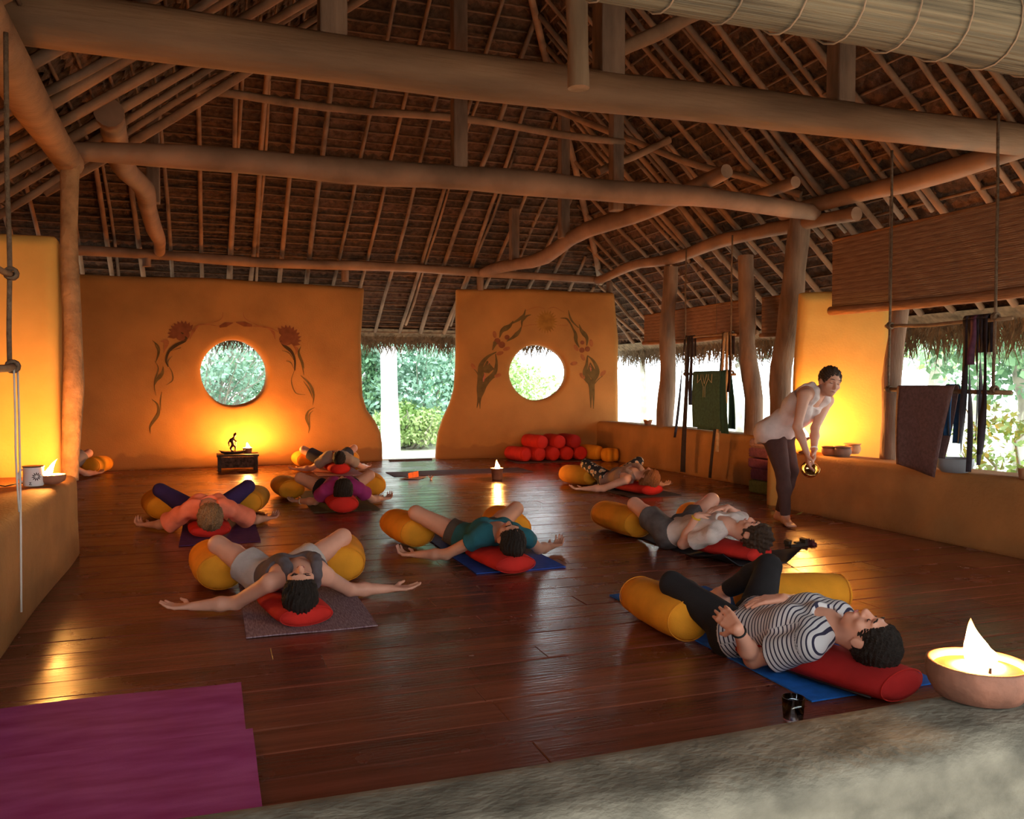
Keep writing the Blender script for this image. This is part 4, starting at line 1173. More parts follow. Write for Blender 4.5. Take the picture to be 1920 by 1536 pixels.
# ================================================================== MATS, BOLSTERS, CUSHIONS
M_YELLOW = mat('marigold_cloth', (.82, .31, .018), .9, .14, 5, bump=.15, bscale=160)
M_YPIPE = mat('marigold_piping', (.68, .24, .014), .9, .1)
M_RED = mat('scarlet_cloth', (.60, .022, .014), .88, .15, 6, bump=.15, bscale=160)
M_DEEPRED = mat('deep_red_cloth', (.40, .014, .013), .88, .15, 6, bump=.15, bscale=160)
M_RPIPE = mat('red_piping', (.50, .018, .013), .9, .1)
M_ZIP = mat('dark_zip', (.02, .01, .01), .6, .1)
def bolster(name, lab, c, axis, L, w, h, m, mp, cat='bolster', group=None, z0=.008, zip_=False, ends=.06, sag=0):
    axis = np.array([axis[0], axis[1], axis[2] if len(axis) > 2 else 0.0]); axis /= np.linalg.norm(axis)
    c = np.array([c[0], c[1], z0 + h / 2])
    t = thing(name, lab, cat, (c[0], c[1], z0), group)
    e = ends
    prof = [(0.0, -L / 2 - .012), (.45, -L / 2 - .010), (.80, -L / 2 + .002), (.94, -L / 2 + e * .5), (1.0, -L / 2 + e * 1.6), (1.02, -L * .2), (1.02, 0), (1.02, L * .2), (1.0, L / 2 - e * 1.6), (.94, L / 2 - e * .5), (.80, L / 2 - .002), (.45, L / 2 + .010), (0.0, L / 2 + .012)]
    cov = G().lathe(prof, c, 28, axis, (w / 2, h / 2)).build('cover', m, t)
    side = np.cross([0, 0, 1.0], axis)
    for s in (-1, 1):
        q = c + axis * s * (L / 2 - e * .25)
        ringp = [q + .915 * (side * w / 2 * math.cos(a) + np.array([0, 0, h / 2]) * math.sin(a)) for a in [2 * math.pi * k / 28 for k in range(29)]]
        G().tube(ringp, .0028, 6, cap=False).build('piping', mp, t)
    if zip_:
        a = -.62
        pts = [c + axis * L * s - side * w / 2 * 1.03 * math.cos(a) + np.array([0, 0, h / 2 * 1.03 * math.sin(a)]) for s in (-.42, -.2, 0, .2, .42)]
        G().tube(pts, .006, 6).build('zip', M_ZIP, cov)
    return t
def yoga_mat(lab, x0, x1, y0, y1, m, z=.001, th=.006, curl=None, yaw=0, wave=.0015):
    nx, ny = 10, 24
    cx, cy = (x0 + x1) / 2, (y0 + y1) / 2
    vs = []
    for k in (0, 1):
        for j in range(ny + 1):
            for i in range(nx + 1):
                s, t_ = i / nx, j / ny
                x, y_ = x0 + (x1 - x0) * s - cx, y0 + (y1 - y0) * t_ - cy
                zz = z + k * th + wave * (1 + math.sin(s * 7 + t_ * 11))
                if curl: zz += curl(s, t_)
                vs.append((cx + x * math.cos(yaw) - y_ * math.sin(yaw), cy + x * math.sin(yaw) + y_ * math.cos(yaw), zz))
    W = nx + 1; o = W * (ny + 1); fs = []
    for j in range(ny):
        for i in range(nx):
            a = j * W + i
            fs += [(a, a + W, a + W + 1, a + 1), (o + a, o + a + 1, o + a + W + 1, o + a + W)]
    for i in range(nx):
        fs += [(i, i + 1, o + i + 1, o + i), (ny * W + i, o + ny * W + i, o + ny * W + i + 1, ny * W + i + 1)]
    for j in range(ny):
        fs += [(j * W, o + j * W, o + (j + 1) * W, (j + 1) * W), (j * W + nx, (j + 1) * W + nx, o + (j + 1) * W + nx, o + j * W + nx)]
    ob = G().add(vs, fs).build('yoga_mat', m, origin=(cx, cy, z))
    angle_smooth(ob, 40)
    return tag(ob, lab, 'yoga mat')
def rubber(name, c, **k): return mat(name, c, k.get('rough', .8), k.get('var', .15), k.get('scale', 20), bump=.25, bscale=150, stretch=k.get('stretch', (1, 1, 1)), col2=k.get('col2'))
yoga_mat('mottled mauve mat under the person in the grey tank top', .15, .80, 4.36, 6.1, rubber('mauve_mat', (.17, .085, .11), stretch=(25, 3, 1), scale=6, col2=(.38, .26, .28)))
yoga_mat('cobalt blue mat under the person in teal', 1.635, 2.275, 5.35, 7.1, rubber('cobalt_mat', (.022, .085, .42)))
yoga_mat('violet mat under the person in the peach shirt', -.25, .36, 7.04, 8.8, rubber('violet_mat', (.10, .03, .14)))
yoga_mat('olive mat under the person in the magenta shirt', .93, 1.58, 8.45, 10.2, rubber('olive_mat', (.09, .075, .035)))
yoga_mat('rose mat under the person by the back wall', 1.36, 1.99, 11.82, 13.45, rubber('rose_mat', (.40, .16, .17)))
yoga_mat('dark grey mat under the person in flowered leggings', 4.36, 5.0, 8.42, 10.15, rubber('charcoal_mat', (.06, .045, .05)))
yoga_mat('black mat with curled corners under the curly haired person', 3.28, 3.93, 4.98, 6.9, rubber('black_mat', (.022, .022, .028), rough=.75), curl=lambda s, t_: (.09 * max(0, abs(s - .5) * 2 - .62) / .38 * max(0, 1 - t_ * 5)))
yoga_mat('bright blue mat under the person in the striped shirt', 2.215, 2.87, 2.74, 4.55, rubber('azure_mat', (.010, .13, .52)))
yoga_mat('spare plum mat lying empty before the stacked bolsters', 2.33, 4.35, 11.42, 12.05, rubber('plum_mat', (.11, .05, .075)))
mp_ = rubber('magenta_mat', (.33, .022, .15), scale=3.0, stretch=(1, 4, 1), col2=(.48, .085, .27))
yoga_mat('magenta mat at the front, farther of the two overlapping', -.88, .105, 3.08, 3.71, mp_, wave=.003)
yoga_mat('magenta mat at the front, nearer of the two overlapping', -.88, .128, 2.55, 3.165, mp_, z=.012, wave=.003)
yoga_mat('thin dark mat under the stacked bolsters', 4.6, 6.15, 12.72, 13.3, rubber('grey_mat', (.12, .07, .07)))

# stacked spare bolsters against the back wall
SB = [(974, 853, 0, (-.62, .55), 'scarlet bolster at the candle end of the stack, bottom row'), (1003, 846, 0, (-.45, .6), 'scarlet bolster second from the candle end, bottom row'), (1027, 853, 0, (-.15, .7), 'scarlet bolster in the middle of the bottom row'),
      (1052, 851, 0, (.0, .7), 'scarlet bolster fourth along the bottom row'), (1080, 849, 0, (.15, .7), 'scarlet bolster at the yellow end of the bottom row'),
      (1018, 826, 1, (-.5, .55), 'scarlet bolster on top of the stack at the candle end'), (1040, 832, 1, (-.1, .7), 'scarlet bolster on top in the middle of the stack'), (1066, 829, 1, (-.3, .65), 'dark red bolster on top at the yellow end of the stack')]
SBX = [4.78, 5.02, 5.26, 5.50, 5.74]
for i, (px, py, lev, ax, lab) in enumerate(SB):
    z0 = .012 if lev == 0 else .205
    q = U(px, py, z0 + .115)
    cx_, cy_ = q[0], 12.86
    if lev == 0: cx_ = SBX[i]
    else: cx_ = {5: 5.06, 6: 5.36, 7: 5.64}[i]
    a = np.array([ax[0] * .35, 1.0]); a /= np.linalg.norm(a)
    cen = np.array([cx_, cy_]) + a * .27
    bolster('bolster', lab, cen, a, .54, .235, .23, M_RED if i != 7 else M_DEEPRED, M_RPIPE, group='spare bolsters stacked at the back wall', z0=z0)
bolster('bolster', 'marigold bolster next to the scarlet stack', (5.97, 12.98), (-.25, 1), .46, .22, .24, M_YELLOW, M_YPIPE, group='spare marigold bolsters at the back wall', z0=.012)
bolster('bolster', 'marigold bolster in the corner beside the parapet', (6.11, 12.55), (.9, -.5), .26, .24, .22, M_YELLOW, M_YPIPE, group='spare marigold bolsters at the back wall', z0=.004)

# ================================================================== PEOPLE
def unit(v):
    v = np.asarray(v, float); return v / (np.linalg.norm(v) + 1e-12)
SKIN = {'a': mat('skin_warm', (.74, .35, .235), .5, .06, 9, spec=.4), 'b': mat('skin_tan', (.62, .29, .185), .5, .06, 9, spec=.4), 'c': mat('skin_pale', (.76, .41, .29), .5, .06, 9, spec=.4)}
def hair_mat(name, c, c2): return mat(name, c, .5, 0, 14, col2=c2, stretch=(9, 1.0, 9), bump=.7, bscale=30, bstretch=(9, .8, 9), spec=.35, detail=6)
HAIR = {'dark': hair_mat('hair_dark', (.012, .008, .006), (.035, .022, .016)), 'brown': hair_mat('hair_brown', (.035, .018, .011), (.09, .048, .028)), 'blond': hair_mat('hair_blond', (.20, .10, .045), (.48, .28, .14)), 'auburn': hair_mat('hair_auburn', (.28, .10, .035), (.50, .21, .08))}
M_LASH = mat('lash', (.03, .015, .012), .8, .1)
M_LIP = mat('lips', (.45, .14, .12), .45, .1)

def hand_prims(wr, hd, pn, side, S=1.0, curl=.5, spread=1.0):
    """palm, four fingers and thumb; hd: direction of the hand, pn: palm normal, side: +1 puts the thumb on hd x pn"""
    hd = unit(hd); pn = unit(np.asarray(pn, float) - hd * np.dot(pn, hd)); sd = np.cross(hd, pn) * side
    out = []
    offs = [.030, .010, -.011, -.030]
    lens = [.080, .091, .085, .066]
    for o, L in zip(offs, lens):
        a = wr + sd * o * .45 * S
        b = wr + hd * (.088 - abs(o) * .25) * S + sd * o * S
        out.append(Cap(a, b, .0145 * S, .0115 * S))
        fan = sd * o * 2.2 * spread
        c1, c2 = curl * .55, curl * 1.35
        d1 = unit(hd * math.cos(c1) + pn * math.sin(c1) + fan * .9)
        d2 = unit(hd * math.cos(c2) + pn * math.sin(c2) + fan * .7)
        m_ = b + d1 * L * .52 * S
        out.append(Cap(b, m_, .0098 * S, .0088 * S)); out.append(Cap(m_, m_ + d2 * L * .48 * S, .0088 * S, .0072 * S))
    tb = wr + hd * .022 * S + sd * .022 * S
    td = unit(hd * .62 + sd * .68 + pn * .38)
    tm = tb + td * .046 * S
    out += [Cap(wr + sd * .008, tb, .015 * S, .014 * S), Cap(tb, tm, .014 * S, .011 * S), Cap(tm, tm + unit(td + hd * .5 - sd * .25) * .034 * S, .0105 * S, .008 * S)]
    return out
class Frame: pass
def torso_frame(j, front=None):
    f = Frame()
    f.pel, f.neck = np.array(j['pel']), np.array(j['neck'])
    f.L = np.linalg.norm(f.neck - f.pel)
    f.u = (f.neck - f.pel) / f.L
    w = np.array(j['shR']) - np.array(j['shL'])
    f.w = unit(w - f.u * np.dot(w, f.u))
    n = np.cross(f.w, f.u)
    ref = np.array([0, 0, 1.0]) if front is None else np.asarray(front, float)
    f.n = n if np.dot(n, ref) > 0 else -n
    f.T = lambda a, b, c: f.pel + f.u * a * f.L + f.w * b + f.n * c
    return f
def torso_prims(f, j, e=0.0, fem=True, B=1.0, lo=-1, hi=9):
    T = f.T
    out = []
    wa = .056 if fem else .068
    for s in (-1, 1):
        out += [(.8, Cap(T(.90, s * .098 * B, -.008), T(.64, s * .082 * B, 0), .070 * B + e, .086 * B + e)), (.5, Cap(T(.64, s * .082 * B, 0), T(.33, s * wa * B, 0), .086 * B + e, .078 * B + e)),
                (.15, Cap(T(.33, s * wa * B, 0), T(0, s * .086 * B, -.004), .078 * B + e, .100 * B + e)), (-.05, Cap(T(0, s * .084 * B, -.004), T(-.07, s * .080 * B, -.026), .100 * B + e, .088 * B + e))]
        if fem: out.append((.7, Ell(T(.66, s * .070, .060), (f.u, f.w, f.n), (.064 + e, .062 + e, .044 + e))))
    out.append((.5, Cap(T(.86, 0, 0), T(.12, 0, .004), .082 * B + e, .085 * B + e)))
    for k in ('shL', 'shR'): out.append((.95, Cap(T(.97, 0, -.008), np.array(j[k]), .048 + e, .050 * B + e)))
    return [p for a, p in out if lo <= a <= hi]
def person(label, j, sp):
    """one body (continuous skin surface) with hair, clothing and worn things as its parts"""
    j = {k: np.array(v, float) for k, v in j.items()}
    h = sp.get('vox', .007); S = sp.get('S', 1.0); B = sp.get('B', 1.0); fem = sp.get('fem', True)
    f = torso_frame(j, sp.get('front'))
    P = np.array(list(j.values()))
    lo, hi = P.min(0) - .30, P.max(0) + .30
    lo[2] = max(lo[2], -.03)
    base = np.array([j['pel'][0], j['pel'][1], sp.get('z0', .008)])
    t = thing('person', label, 'person', base)
    v = Vol(lo, hi, h)
    for p in torso_prims(f, j, -.004, fem, B): v.apply(p, .030)
    arms = {}
    for s in 'LR':
        sh, el, wr = j['sh' + s], j['el' + s], j['wr' + s]
        v.apply(Cap(sh, el, .047 * B, .037), .03)
        v.apply(Cap(el, el + (wr - el) * .35, .037, .040), .02)
        v.apply(Cap(el + (wr - el) * .35, wr, .039, .0235), .02)
        hp, kn, an = j['hi' + s], j['kn' + s], j['an' + s]
        v.apply(Cap(hp, kn, .088 * B, .053), .045)
        md = kn + (an - kn) * .32
        v.apply(Cap(kn, md, .051, .053), .03); v.apply(Cap(md, an, .052, .033), .03)
        fd = unit(sp.get('foot' + s, -f.u * np.array([1, 1, 0]))); fu = unit(sp.get('footup', (0, 0, 1)))
        heel = an - fd * .035 * S - fu * .03; ball = an + fd * .115 * S - fu * .042
        v.apply(Cap(an, heel, .033, .030), .02); v.apply(Cap(heel, ball, .030, .026), .02); v.apply(Cap(an, ball, .030, .024), .02)
        sdv = np.cross(fd, fu)
        for q in range(5):
            o = (q - 2) * .0165
            v.apply(Cap(ball + sdv * o * .9, ball + sdv * o + fd * (.062 - .006 * abs(q - (0 if s == 'L' else 4))) * S - fu * .006, .0145, .0105), .006)
        hd = sp.get('hand' + s); pn = sp.get('palm' + s, (0, 0, 1))
        if hd is None: hd = wr - el; hd = unit(hd * np.array([1, 1, .25]))
        for p in hand_prims(wr, hd, pn, sp.get('thumb' + s, 1 if s == 'L' else -1), S, sp.get('curl' + s, .5)): v.apply(p, .007)
    # head
    c = unit(sp.get('crown', j['head'] - j['neck']))
    hc = j['head'] + c * np.array([1, 1, .3]) * sp.get('hshift', .05) + np.array([0, 0, sp.get('hdrop', -.03)]); fc = np.asarray(sp.get('face', (0, 0, 1.0)), float); fc = unit(fc - c * np.dot(fc, c)); r = np.cross(c, fc)
    K = sp.get('headS', 1.0)
    H = lambda a, b, d: hc + (r * a + fc * b + c * d) * K
    v.apply(Cap(j['neck'] - f.u * .02, H(0, -.022, -.055), .054, .050), .03)
    v.apply(Ell(H(0, -.008, .025), (r, fc, c), (.076 * K, .095 * K, .092 * K)), .02)
    v.apply(Ell(H(0, .022, -.045), (r, fc, c), (.060 * K, .066 * K, .072 * K)), .03)
    v.apply(Ell(H(0, .062, -.090), (r, fc, c), (.026, .024, .022)), .02)
    v.apply(Cap(H(0, .086, .012), H(0, .106, -.026), .0085, .0135), .012)
    v.apply(Ell(H(0, .094, -.034), (r, fc, c), (.019, .013, .011)), .008)
    v.apply(Ell(H(0, .080, .026), (r, fc, c), (.050, .014, .012)), .015)
    v.apply(Ell(H(0, .084, -.064), (r, fc, c), (.024, .011, .012)), .010)
    for s in (-1, 1):
        v.apply(Ell(H(s * .031, .087, .006), (r, fc, c), (.020, .012, .011)), .008, '-')
        v.apply(Ell(H(s * .031, .074, .006), (r, fc, c), (.015, .012, .012)), .004)
        v.apply(Ell(H(s * .045, .058, -.026), (r, fc, c), (.022, .020, .020)), .02)
        v.apply(Ell(H(s * .077, -.008, -.012), (r, fc * .9 + r * s * .3, c), (.009, .020, .031)), .006)
    V, F = v.mesh()
    bod = mesh_obj('body', V, F, SKIN[sp.get('skin', 'a')], t)
    def surf(p0, d):            # walk inward to the skin
        p0 = np.asarray(p0, float); d = unit(d)
        for k in range(60):
            i = np.clip(np.round((p0 - v.lo) / h).astype(int), 0, v.n - 1)
            if v.a[tuple(i)] <= h * .5: break
            p0 = p0 + d * h * .35
        return p0
    def tidy(pts):
        d_ = [float(np.dot(p_ - hc, fc)) for p_ in pts]; md_ = sorted(d_)[len(d_) // 2]
        return [p_ if abs(q_ - md_) < .012 else p_ + fc * (md_ - q_ - .004) for p_, q_ in zip(pts, d_)]
    if sp.get('facebits', True):
        for s in (-1, 1):
            pts = [surf(H(s * (.031 + q * .016), .12, .0035 - .004 * (1 - q * q)), -fc) + fc * .001 for q in (-1, -.5, 0, .5, 1)]
            G().tube(tidy(pts), [.001, .0022, .0025, .0022, .001], 5).build('eyelash', M_LASH, bod)
            pts = [surf(H(s * (.032 + q * .019), .12, .030 + .004 * (1 - q * q)), -fc) + fc * .001 for q in (-1, -.5, 0, .5, 1)]
            G().tube(tidy(pts), [.0015, .003, .0034, .003, .0015], 5).build('eyebrow', HAIR[sp['hair']], bod)
        pts = [surf(H(q * .022, .13, -.064 - .002 * q * q), -fc) + fc * .0005 for q in (-1, -.5, 0, .5, 1)]
        G().tube(pts, [.001, .0045, .0058, .0045, .001], 6).build('lips', M_LIP, bod)
    # hair
    hv = Vol(hc - .22, hc + .22, max(h * .9, .006))
    hs = sp.get('hairS', 1.0)
    hv.apply(Ell(H(0, -.018, .032), (r, fc, c), (.086 * K * hs, .104 * K * hs, .098 * K * hs)), .01)
    if sp.get('style') in ('loose', 'bob'):
        hv.apply(Ell(H(0, -.065, -.02), (r, fc, c), (.088, .062, .10)), .03)
    for q in sp.get('extra', []): hv.apply(Ell(H(*q[:3]), (r, fc, c), q[3]), .02)
    hv.apply(Ell(H(0, .105, -.035), (r, fc, c), (.076 * K, .082 * K, .104 * K)), .012, '-')
    hv.apply(Cap(H(0, -.01, -.13), H(0, .04, -.09), .055, .06), .02, '-')
    for s in (-1, 1): hv.apply(Ell(H(s * .085, .0, -.02), (r, fc, c), (.022, .030, .036)), .008, '-')
    V2, F2 = hv.mesh()
    if len(V2):
        q = V2 - hc
        th = np.arctan2(q @ r, q @ c + .001); ph = np.arctan2(q @ fc, np.hypot(q @ r, q @ c))
        nrm = q / (np.linalg.norm(q, axis=1)[:, None] + 1e-9)
        am = sp.get('tousle', .0035)
        if sp.get('curly'):
            dsp = am * (np.sin(q[:, 0] * 150) * np.sin(q[:, 1] * 170 + 1) + np.sin(q[:, 2] * 160 + q[:, 0] * 60) + .8 * np.sin(q[:, 1] * 90 + q[:, 2] * 70))
        else:
            dsp = am * (np.sin(th * 34 + 3 * np.sin(ph * 4)) + .6 * np.sin(th * 61 + ph * 6) + .7 * np.sin(th * 13 + ph * 9))
        V2 = V2 + nrm * dsp[:, None]
        mesh_obj('hair', V2, F2, HAIR[sp['hair']], t)
    # clothing
    def cloth(name, prims, m, cuts=(), subs=(), k=.022, fold=.003, par=t, vox=None, post=()):
        bl = np.min([p.bounds()[0] for p in prims], 0) - .04; bh = np.max([p.bounds()[1] for p in prims], 0) + .04
        cv = Vol(bl, bh, vox or h)
        for p in prims: cv.apply(p, k)
        for p in subs: cv.apply(p, .008, '-')
        for a, n in cuts: cv.cut(a, unit(n))
        for p in post: cv.apply(p, .015)
        V_, F_ = cv.mesh()
        s1 = (V_ - f.pel) @ f.u; s2 = (V_ - f.pel) @ f.w
        V_ = V_ + (fold * (np.sin(s1 * 46 + 3.0 * np.sin(s2 * 17)) + np.sin(s2 * 38 + 2.5 * np.sin(s1 * 15))))[:, None] * f.n * .8
        ob = mesh_obj(name, V_, F_, m, par)
        if m.name == 'striped_jersey':
            sc_v = (V_ - f.pel) @ f.u
            for s_ in 'LR':
                sh_, el_2 = j['sh' + s_], j['el' + s_]
                ad = unit(el_2 - sh_); ta = (V_ - sh_) @ ad
                dist = np.linalg.norm(V_ - sh_ - ad * ta[:, None], axis=1)
                lat = np.abs((V_ - f.pel) @ f.w)
                wgt = np.clip((ta - .0) / .03, 0, 1) * (dist < .10) * np.clip((lat - .12) / .03, 0, 1)
                sc_v = np.where(wgt > .5, ta + .3, sc_v)
            at = ob.data.attributes.new('stripe', 'FLOAT', 'POINT'); at.data.foreach_set('value', sc_v.astype(np.float32))
        return ob
    top = sp['top']
    e = top.get('e', .013)
    pr = torso_prims(f, j, e, fem, B)
    if top.get('loose'): pr += [Cap(f.T(.5, 0, .01), f.T(top.get('hem', .0) + .06, 0, .0), .10 + e, .105 + e + top['loose'])]
    sl = top.get('sleeve', .45)
    subs = []
    for s in 'LR':
        sh, el = j['sh' + s], j['el' + s]
        if sl > 0: pr.append(Cap(sh, sh + (el - sh) * sl, .047 * B + e, (.043 + e + top.get('flare', .008)), endcut=True))
    post = []
    tcuts = [(f.T(top.get('hem', -.02), 0, 0), -f.u if 'hemn' not in top else top['hemn'])]
    if sl <= 0:
        pr = torso_prims(f, j, e, fem, B, hi=.9)
        if top.get('loose'): pr += [Cap(f.T(.5, 0, .01), f.T(top.get('hem', .0) + .06, 0, .0), .10 + e, .105 + e + top['loose'])]
        tcuts.append((f.T(top.get('cutat', .80), 0, 0), f.u))
        for sd in (-1, 1):
            pp = [f.T(.76, sd * .088 * B, .074 * B), f.T(.88, sd * .090 * B, .076), f.T(.97, sd * .088 * B, .064), f.T(1.045, sd * .080 * B, .030), f.T(1.05, sd * .076 * B, -.03), f.T(.95, sd * .080 * B, -.070), f.T(.76, sd * .085 * B, -.078 * B)]
            post += [Cap(x_, y_, .022 + e * .5) for x_, y_ in zip(pp[:-1], pp[1:])]
    nk = top.get('neck', .066)
    subs += [Cap(f.T(.99, 0, -.02), f.T(1.3, 0, .06), nk, nk * 1.2), Ell(f.T(.97, 0, .075), (f.u, f.w, f.n), (top.get('scoop', .07), nk * 1.05, .07))]
    cloth(top.get('name', 'shirt'), pr, top['m'], tcuts, subs, fold=top.get('fold', .0025), post=post)
    if top.get('collar'):
        pts = [f.T(.985 - .075 * max(0, math.sin(a)), .060 * math.cos(a), .050 * math.sin(a) + .0) for a in [2 * math.pi * k / 20 for k in range(21)]]
        G().tube(pts, .006, 6, cap=False).build('collar_band', top['collar'], t)
    bt = sp['bottom']
    e = bt.get('e', .008)
    pr = torso_prims(f, j, e, fem, B, -1, .2)
    cuts = [(f.T(bt.get('waist', .16), 0, 0), f.u)]
    for s in 'LR':
        hp, kn, an = j['hi' + s], j['kn' + s], j['an' + s]
        lg = bt.get('len', 2.0)
        if lg <= 1: pr.append(Cap(hp, hp + (kn - hp) * lg, .090 * B + e, (.088 * (1 - lg) + .055 * lg) * B + e + bt.get('flare', .012), endcut=True))
        else:
            pr += [Cap(hp, kn, .089 * B + e, .054 + e), Cap(kn, kn + (an - kn) * .32, .052 + e, .054 + e), Cap(kn + (an - kn) * .32, kn + (an - kn) * (lg - 1), .053 + e, .036 + e, endcut=True)]
    cloth(bt.get('name', 'leggings'), pr, bt['m'], cuts, fold=bt.get('fold', .0012))
    for w in sp.get('bands', []):
        s, pos, col, rad = w
        el, wr = j['el' + s], j['wr' + s]
        cpos = el + (wr - el) * pos; ax = unit(wr - el); a1 = unit(np.cross(ax, (.1, .2, 1))); a2 = np.cross(ax, a1)
        G().tube([cpos + .029 * (a1 * math.cos(a) + a2 * math.sin(a)) for a in [2 * math.pi * k / 16 for k in range(17)]], rad, 6, cap=False).build('wristband', col, t)
    return t
def fabric(name, c, **k): return mat(name, c, .9, k.get('var', .10), k.get('scale', 12), bump=.2, bscale=k.get('bs', 140), col2=k.get('col2'), stretch=k.get('stretch', (1, 1, 1)))
J = {
'grey_tank': dict(pel=(0.370,5.199,0.122), neck=(0.452,4.729,0.236), head=(0.432,4.567,0.222), shL=(0.286,4.679,0.200), shR=(0.592,4.813,0.180), elL=(0.117,4.858,0.062), elR=(0.753,5.004,0.050), wrL=(-0.115,4.941,0.042), wrR=(0.998,4.979,0.042), hiL=(0.285,5.170,0.122), hiR=(0.454,5.231,0.125), knL=(0.027,5.451,0.281), knR=(0.775,5.441,0.282), anL=(0.340,5.556,0.072), anR=(0.459,5.541,0.074)),
'teal': dict(pel=(1.840,6.034,0.122), neck=(1.883,5.560,0.237), head=(1.866,5.401,0.250), shL=(1.712,5.583,0.193), shR=(2.056,5.556,0.188), elL=(1.543,5.772,0.062), elR=(2.227,5.743,0.062), wrL=(1.355,5.930,0.042), wrR=(2.407,5.908,0.042), hiL=(1.750,6.045,0.125), hiR=(1.929,6.027,0.122), knL=(1.445,6.284,0.285), knR=(2.235,6.250,0.282), anL=(1.768,6.362,0.076), anR=(1.917,6.358,0.078)),
'peach': dict(pel=(-0.054,8.067,0.122), neck=(-0.031,7.591,0.231), head=(-0.021,7.430,0.215), shL=(-0.204,7.608,0.195), shR=(0.141,7.617,0.192), elL=(-0.372,7.798,0.064), elR=(0.314,7.801,0.062), wrL=(-0.539,7.976,0.042), wrR=(0.469,7.991,0.042), hiL=(-0.145,8.067,0.122), hiR=(0.036,8.072,0.122), knL=(-0.444,8.296,0.299), knR=(0.313,8.326,0.299), anL=(-0.138,8.395,0.076), anR=(-0.000,8.406,0.076)),
'magenta': dict(pel=(1.250,9.087,0.122), neck=(1.232,8.639,0.239), head=(1.210,8.492,0.270), shL=(1.068,8.658,0.195), shR=(1.397,8.632,0.198), elL=(0.995,8.876,0.060), elR=(1.557,8.802,0.065), wrL=(0.850,9.058,0.042), wrR=(1.717,8.970,0.042), hiL=(1.165,9.095,0.122), hiR=(1.335,9.080,0.122), knL=(0.884,9.335,0.257), knR=(1.624,9.306,0.261), anL=(1.196,9.424,0.074), anR=(1.323,9.419,0.074)),
'far_grey': dict(pel=(1.653,12.692,0.122), neck=(1.677,12.235,0.241), head=(1.672,12.081,0.263), shL=(1.510,12.242,0.195), shR=(1.844,12.240,0.194), elL=(1.343,12.412,0.064), elR=(2.042,12.376,0.065), wrL=(1.162,12.565,0.043), wrR=(2.150,12.587,0.043), hiL=(1.565,12.696,0.125), hiR=(1.740,12.692,0.122), knL=(1.278,12.928,0.291), knR=(2.017,12.928,0.292), anL=(1.578,13.024,0.076), anR=(1.716,13.019,0.077)),
'floral': dict(pel=(4.538,9.265,0.122), neck=(4.606,8.793,0.232), head=(4.661,8.641,0.230), shL=(4.455,8.735,0.165), shR=(4.726,8.924,0.225), elL=(4.263,8.913,0.058), elR=(4.951,9.000,0.072), wrL=(4.067,9.061,0.042), wrR=(5.157,9.129,0.042), hiL=(4.456,9.232,0.130), hiR=(4.618,9.303,0.120), knL=(4.350,9.609,0.272), knR=(4.972,9.408,0.299), anL=(4.673,9.683,0.070), anR=(4.702,9.579,0.074)),
'white_tee': dict(pel=(3.360,5.752,0.128), neck=(3.513,5.276,0.241), head=(3.595,5.129,0.213), shL=(3.348,5.232,0.177), shR=(3.669,5.373,0.245), elL=(3.262,5.478,0.080), elR=(3.852,5.600,0.215), wrL=(3.325,5.385,0.300), wrR=(3.635,5.465,0.335), hiL=(3.265,5.744,0.140), hiR=(3.449,5.773,0.130), knL=(3.216,6.149,0.286), knR=(3.797,5.929,0.323), anL=(3.546,6.085,0.064), anR=(3.578,6.169,0.077)),
'striped': dict(pel=(2.344,3.386,0.118), neck=(2.471,2.933,0.235), head=(2.509,2.775,0.222), shL=(2.308,2.882,0.180), shR=(2.602,3.052,0.225), elL=(2.205,3.115,0.060), elR=(2.621,3.332,0.202), wrL=(2.057,3.013,0.233), wrR=(2.430,3.203,0.285), hiL=(2.266,3.348,0.122), hiR=(2.423,3.422,0.112), knL=(2.157,3.719,0.256), knR=(2.667,3.638,0.326), anL=(2.485,3.834,0.078), anR=(2.580,3.952,0.117)),
}
def cushion(lab, j, near=.13, L=.62, w=.30, h=.11, m=None, zip_=False, group='scarlet cushions under lying people'):
    u = unit((np.array(j['neck']) - np.array(j['pel'])) * np.array([1, 1, 0]))
    hd = np.array(j['head'])
    cen = hd + u * (near - L / 2)
    return bolster('head_bolster', lab, cen[:2], u[:2], L, w, h, m or M_RED, M_RPIPE, 'cushion', group, zip_=zip_)
def knee_bolsters(who, j, offL=(0, .3), offR=(0, .3), axL=(0, 1), axR=(0, 1), L=.6, w=.30, h=.235, sides='LR'):
    for s, off, ax in (('L', offL, axL), ('R', offR, axR)):
        if s not in sides: continue
        kn = np.array(j['kn' + s])
        bolster('bolster', 'marigold bolster under the %s knee of the %s' % ('near' if s == 'L' else 'far', who) if who in SIDEWAYS else 'marigold bolster under the %s knee of the %s' % ('left' if s == 'L' else 'right', who), (kn[0] + off[0], kn[1] + off[1]), ax, L, w, min(h, kn[2] - .035), M_YELLOW, M_YPIPE, group='marigold bolsters under knees', ends=.085)
SIDEWAYS = ('person in flowered leggings', 'curly haired person', 'person in the striped shirt')

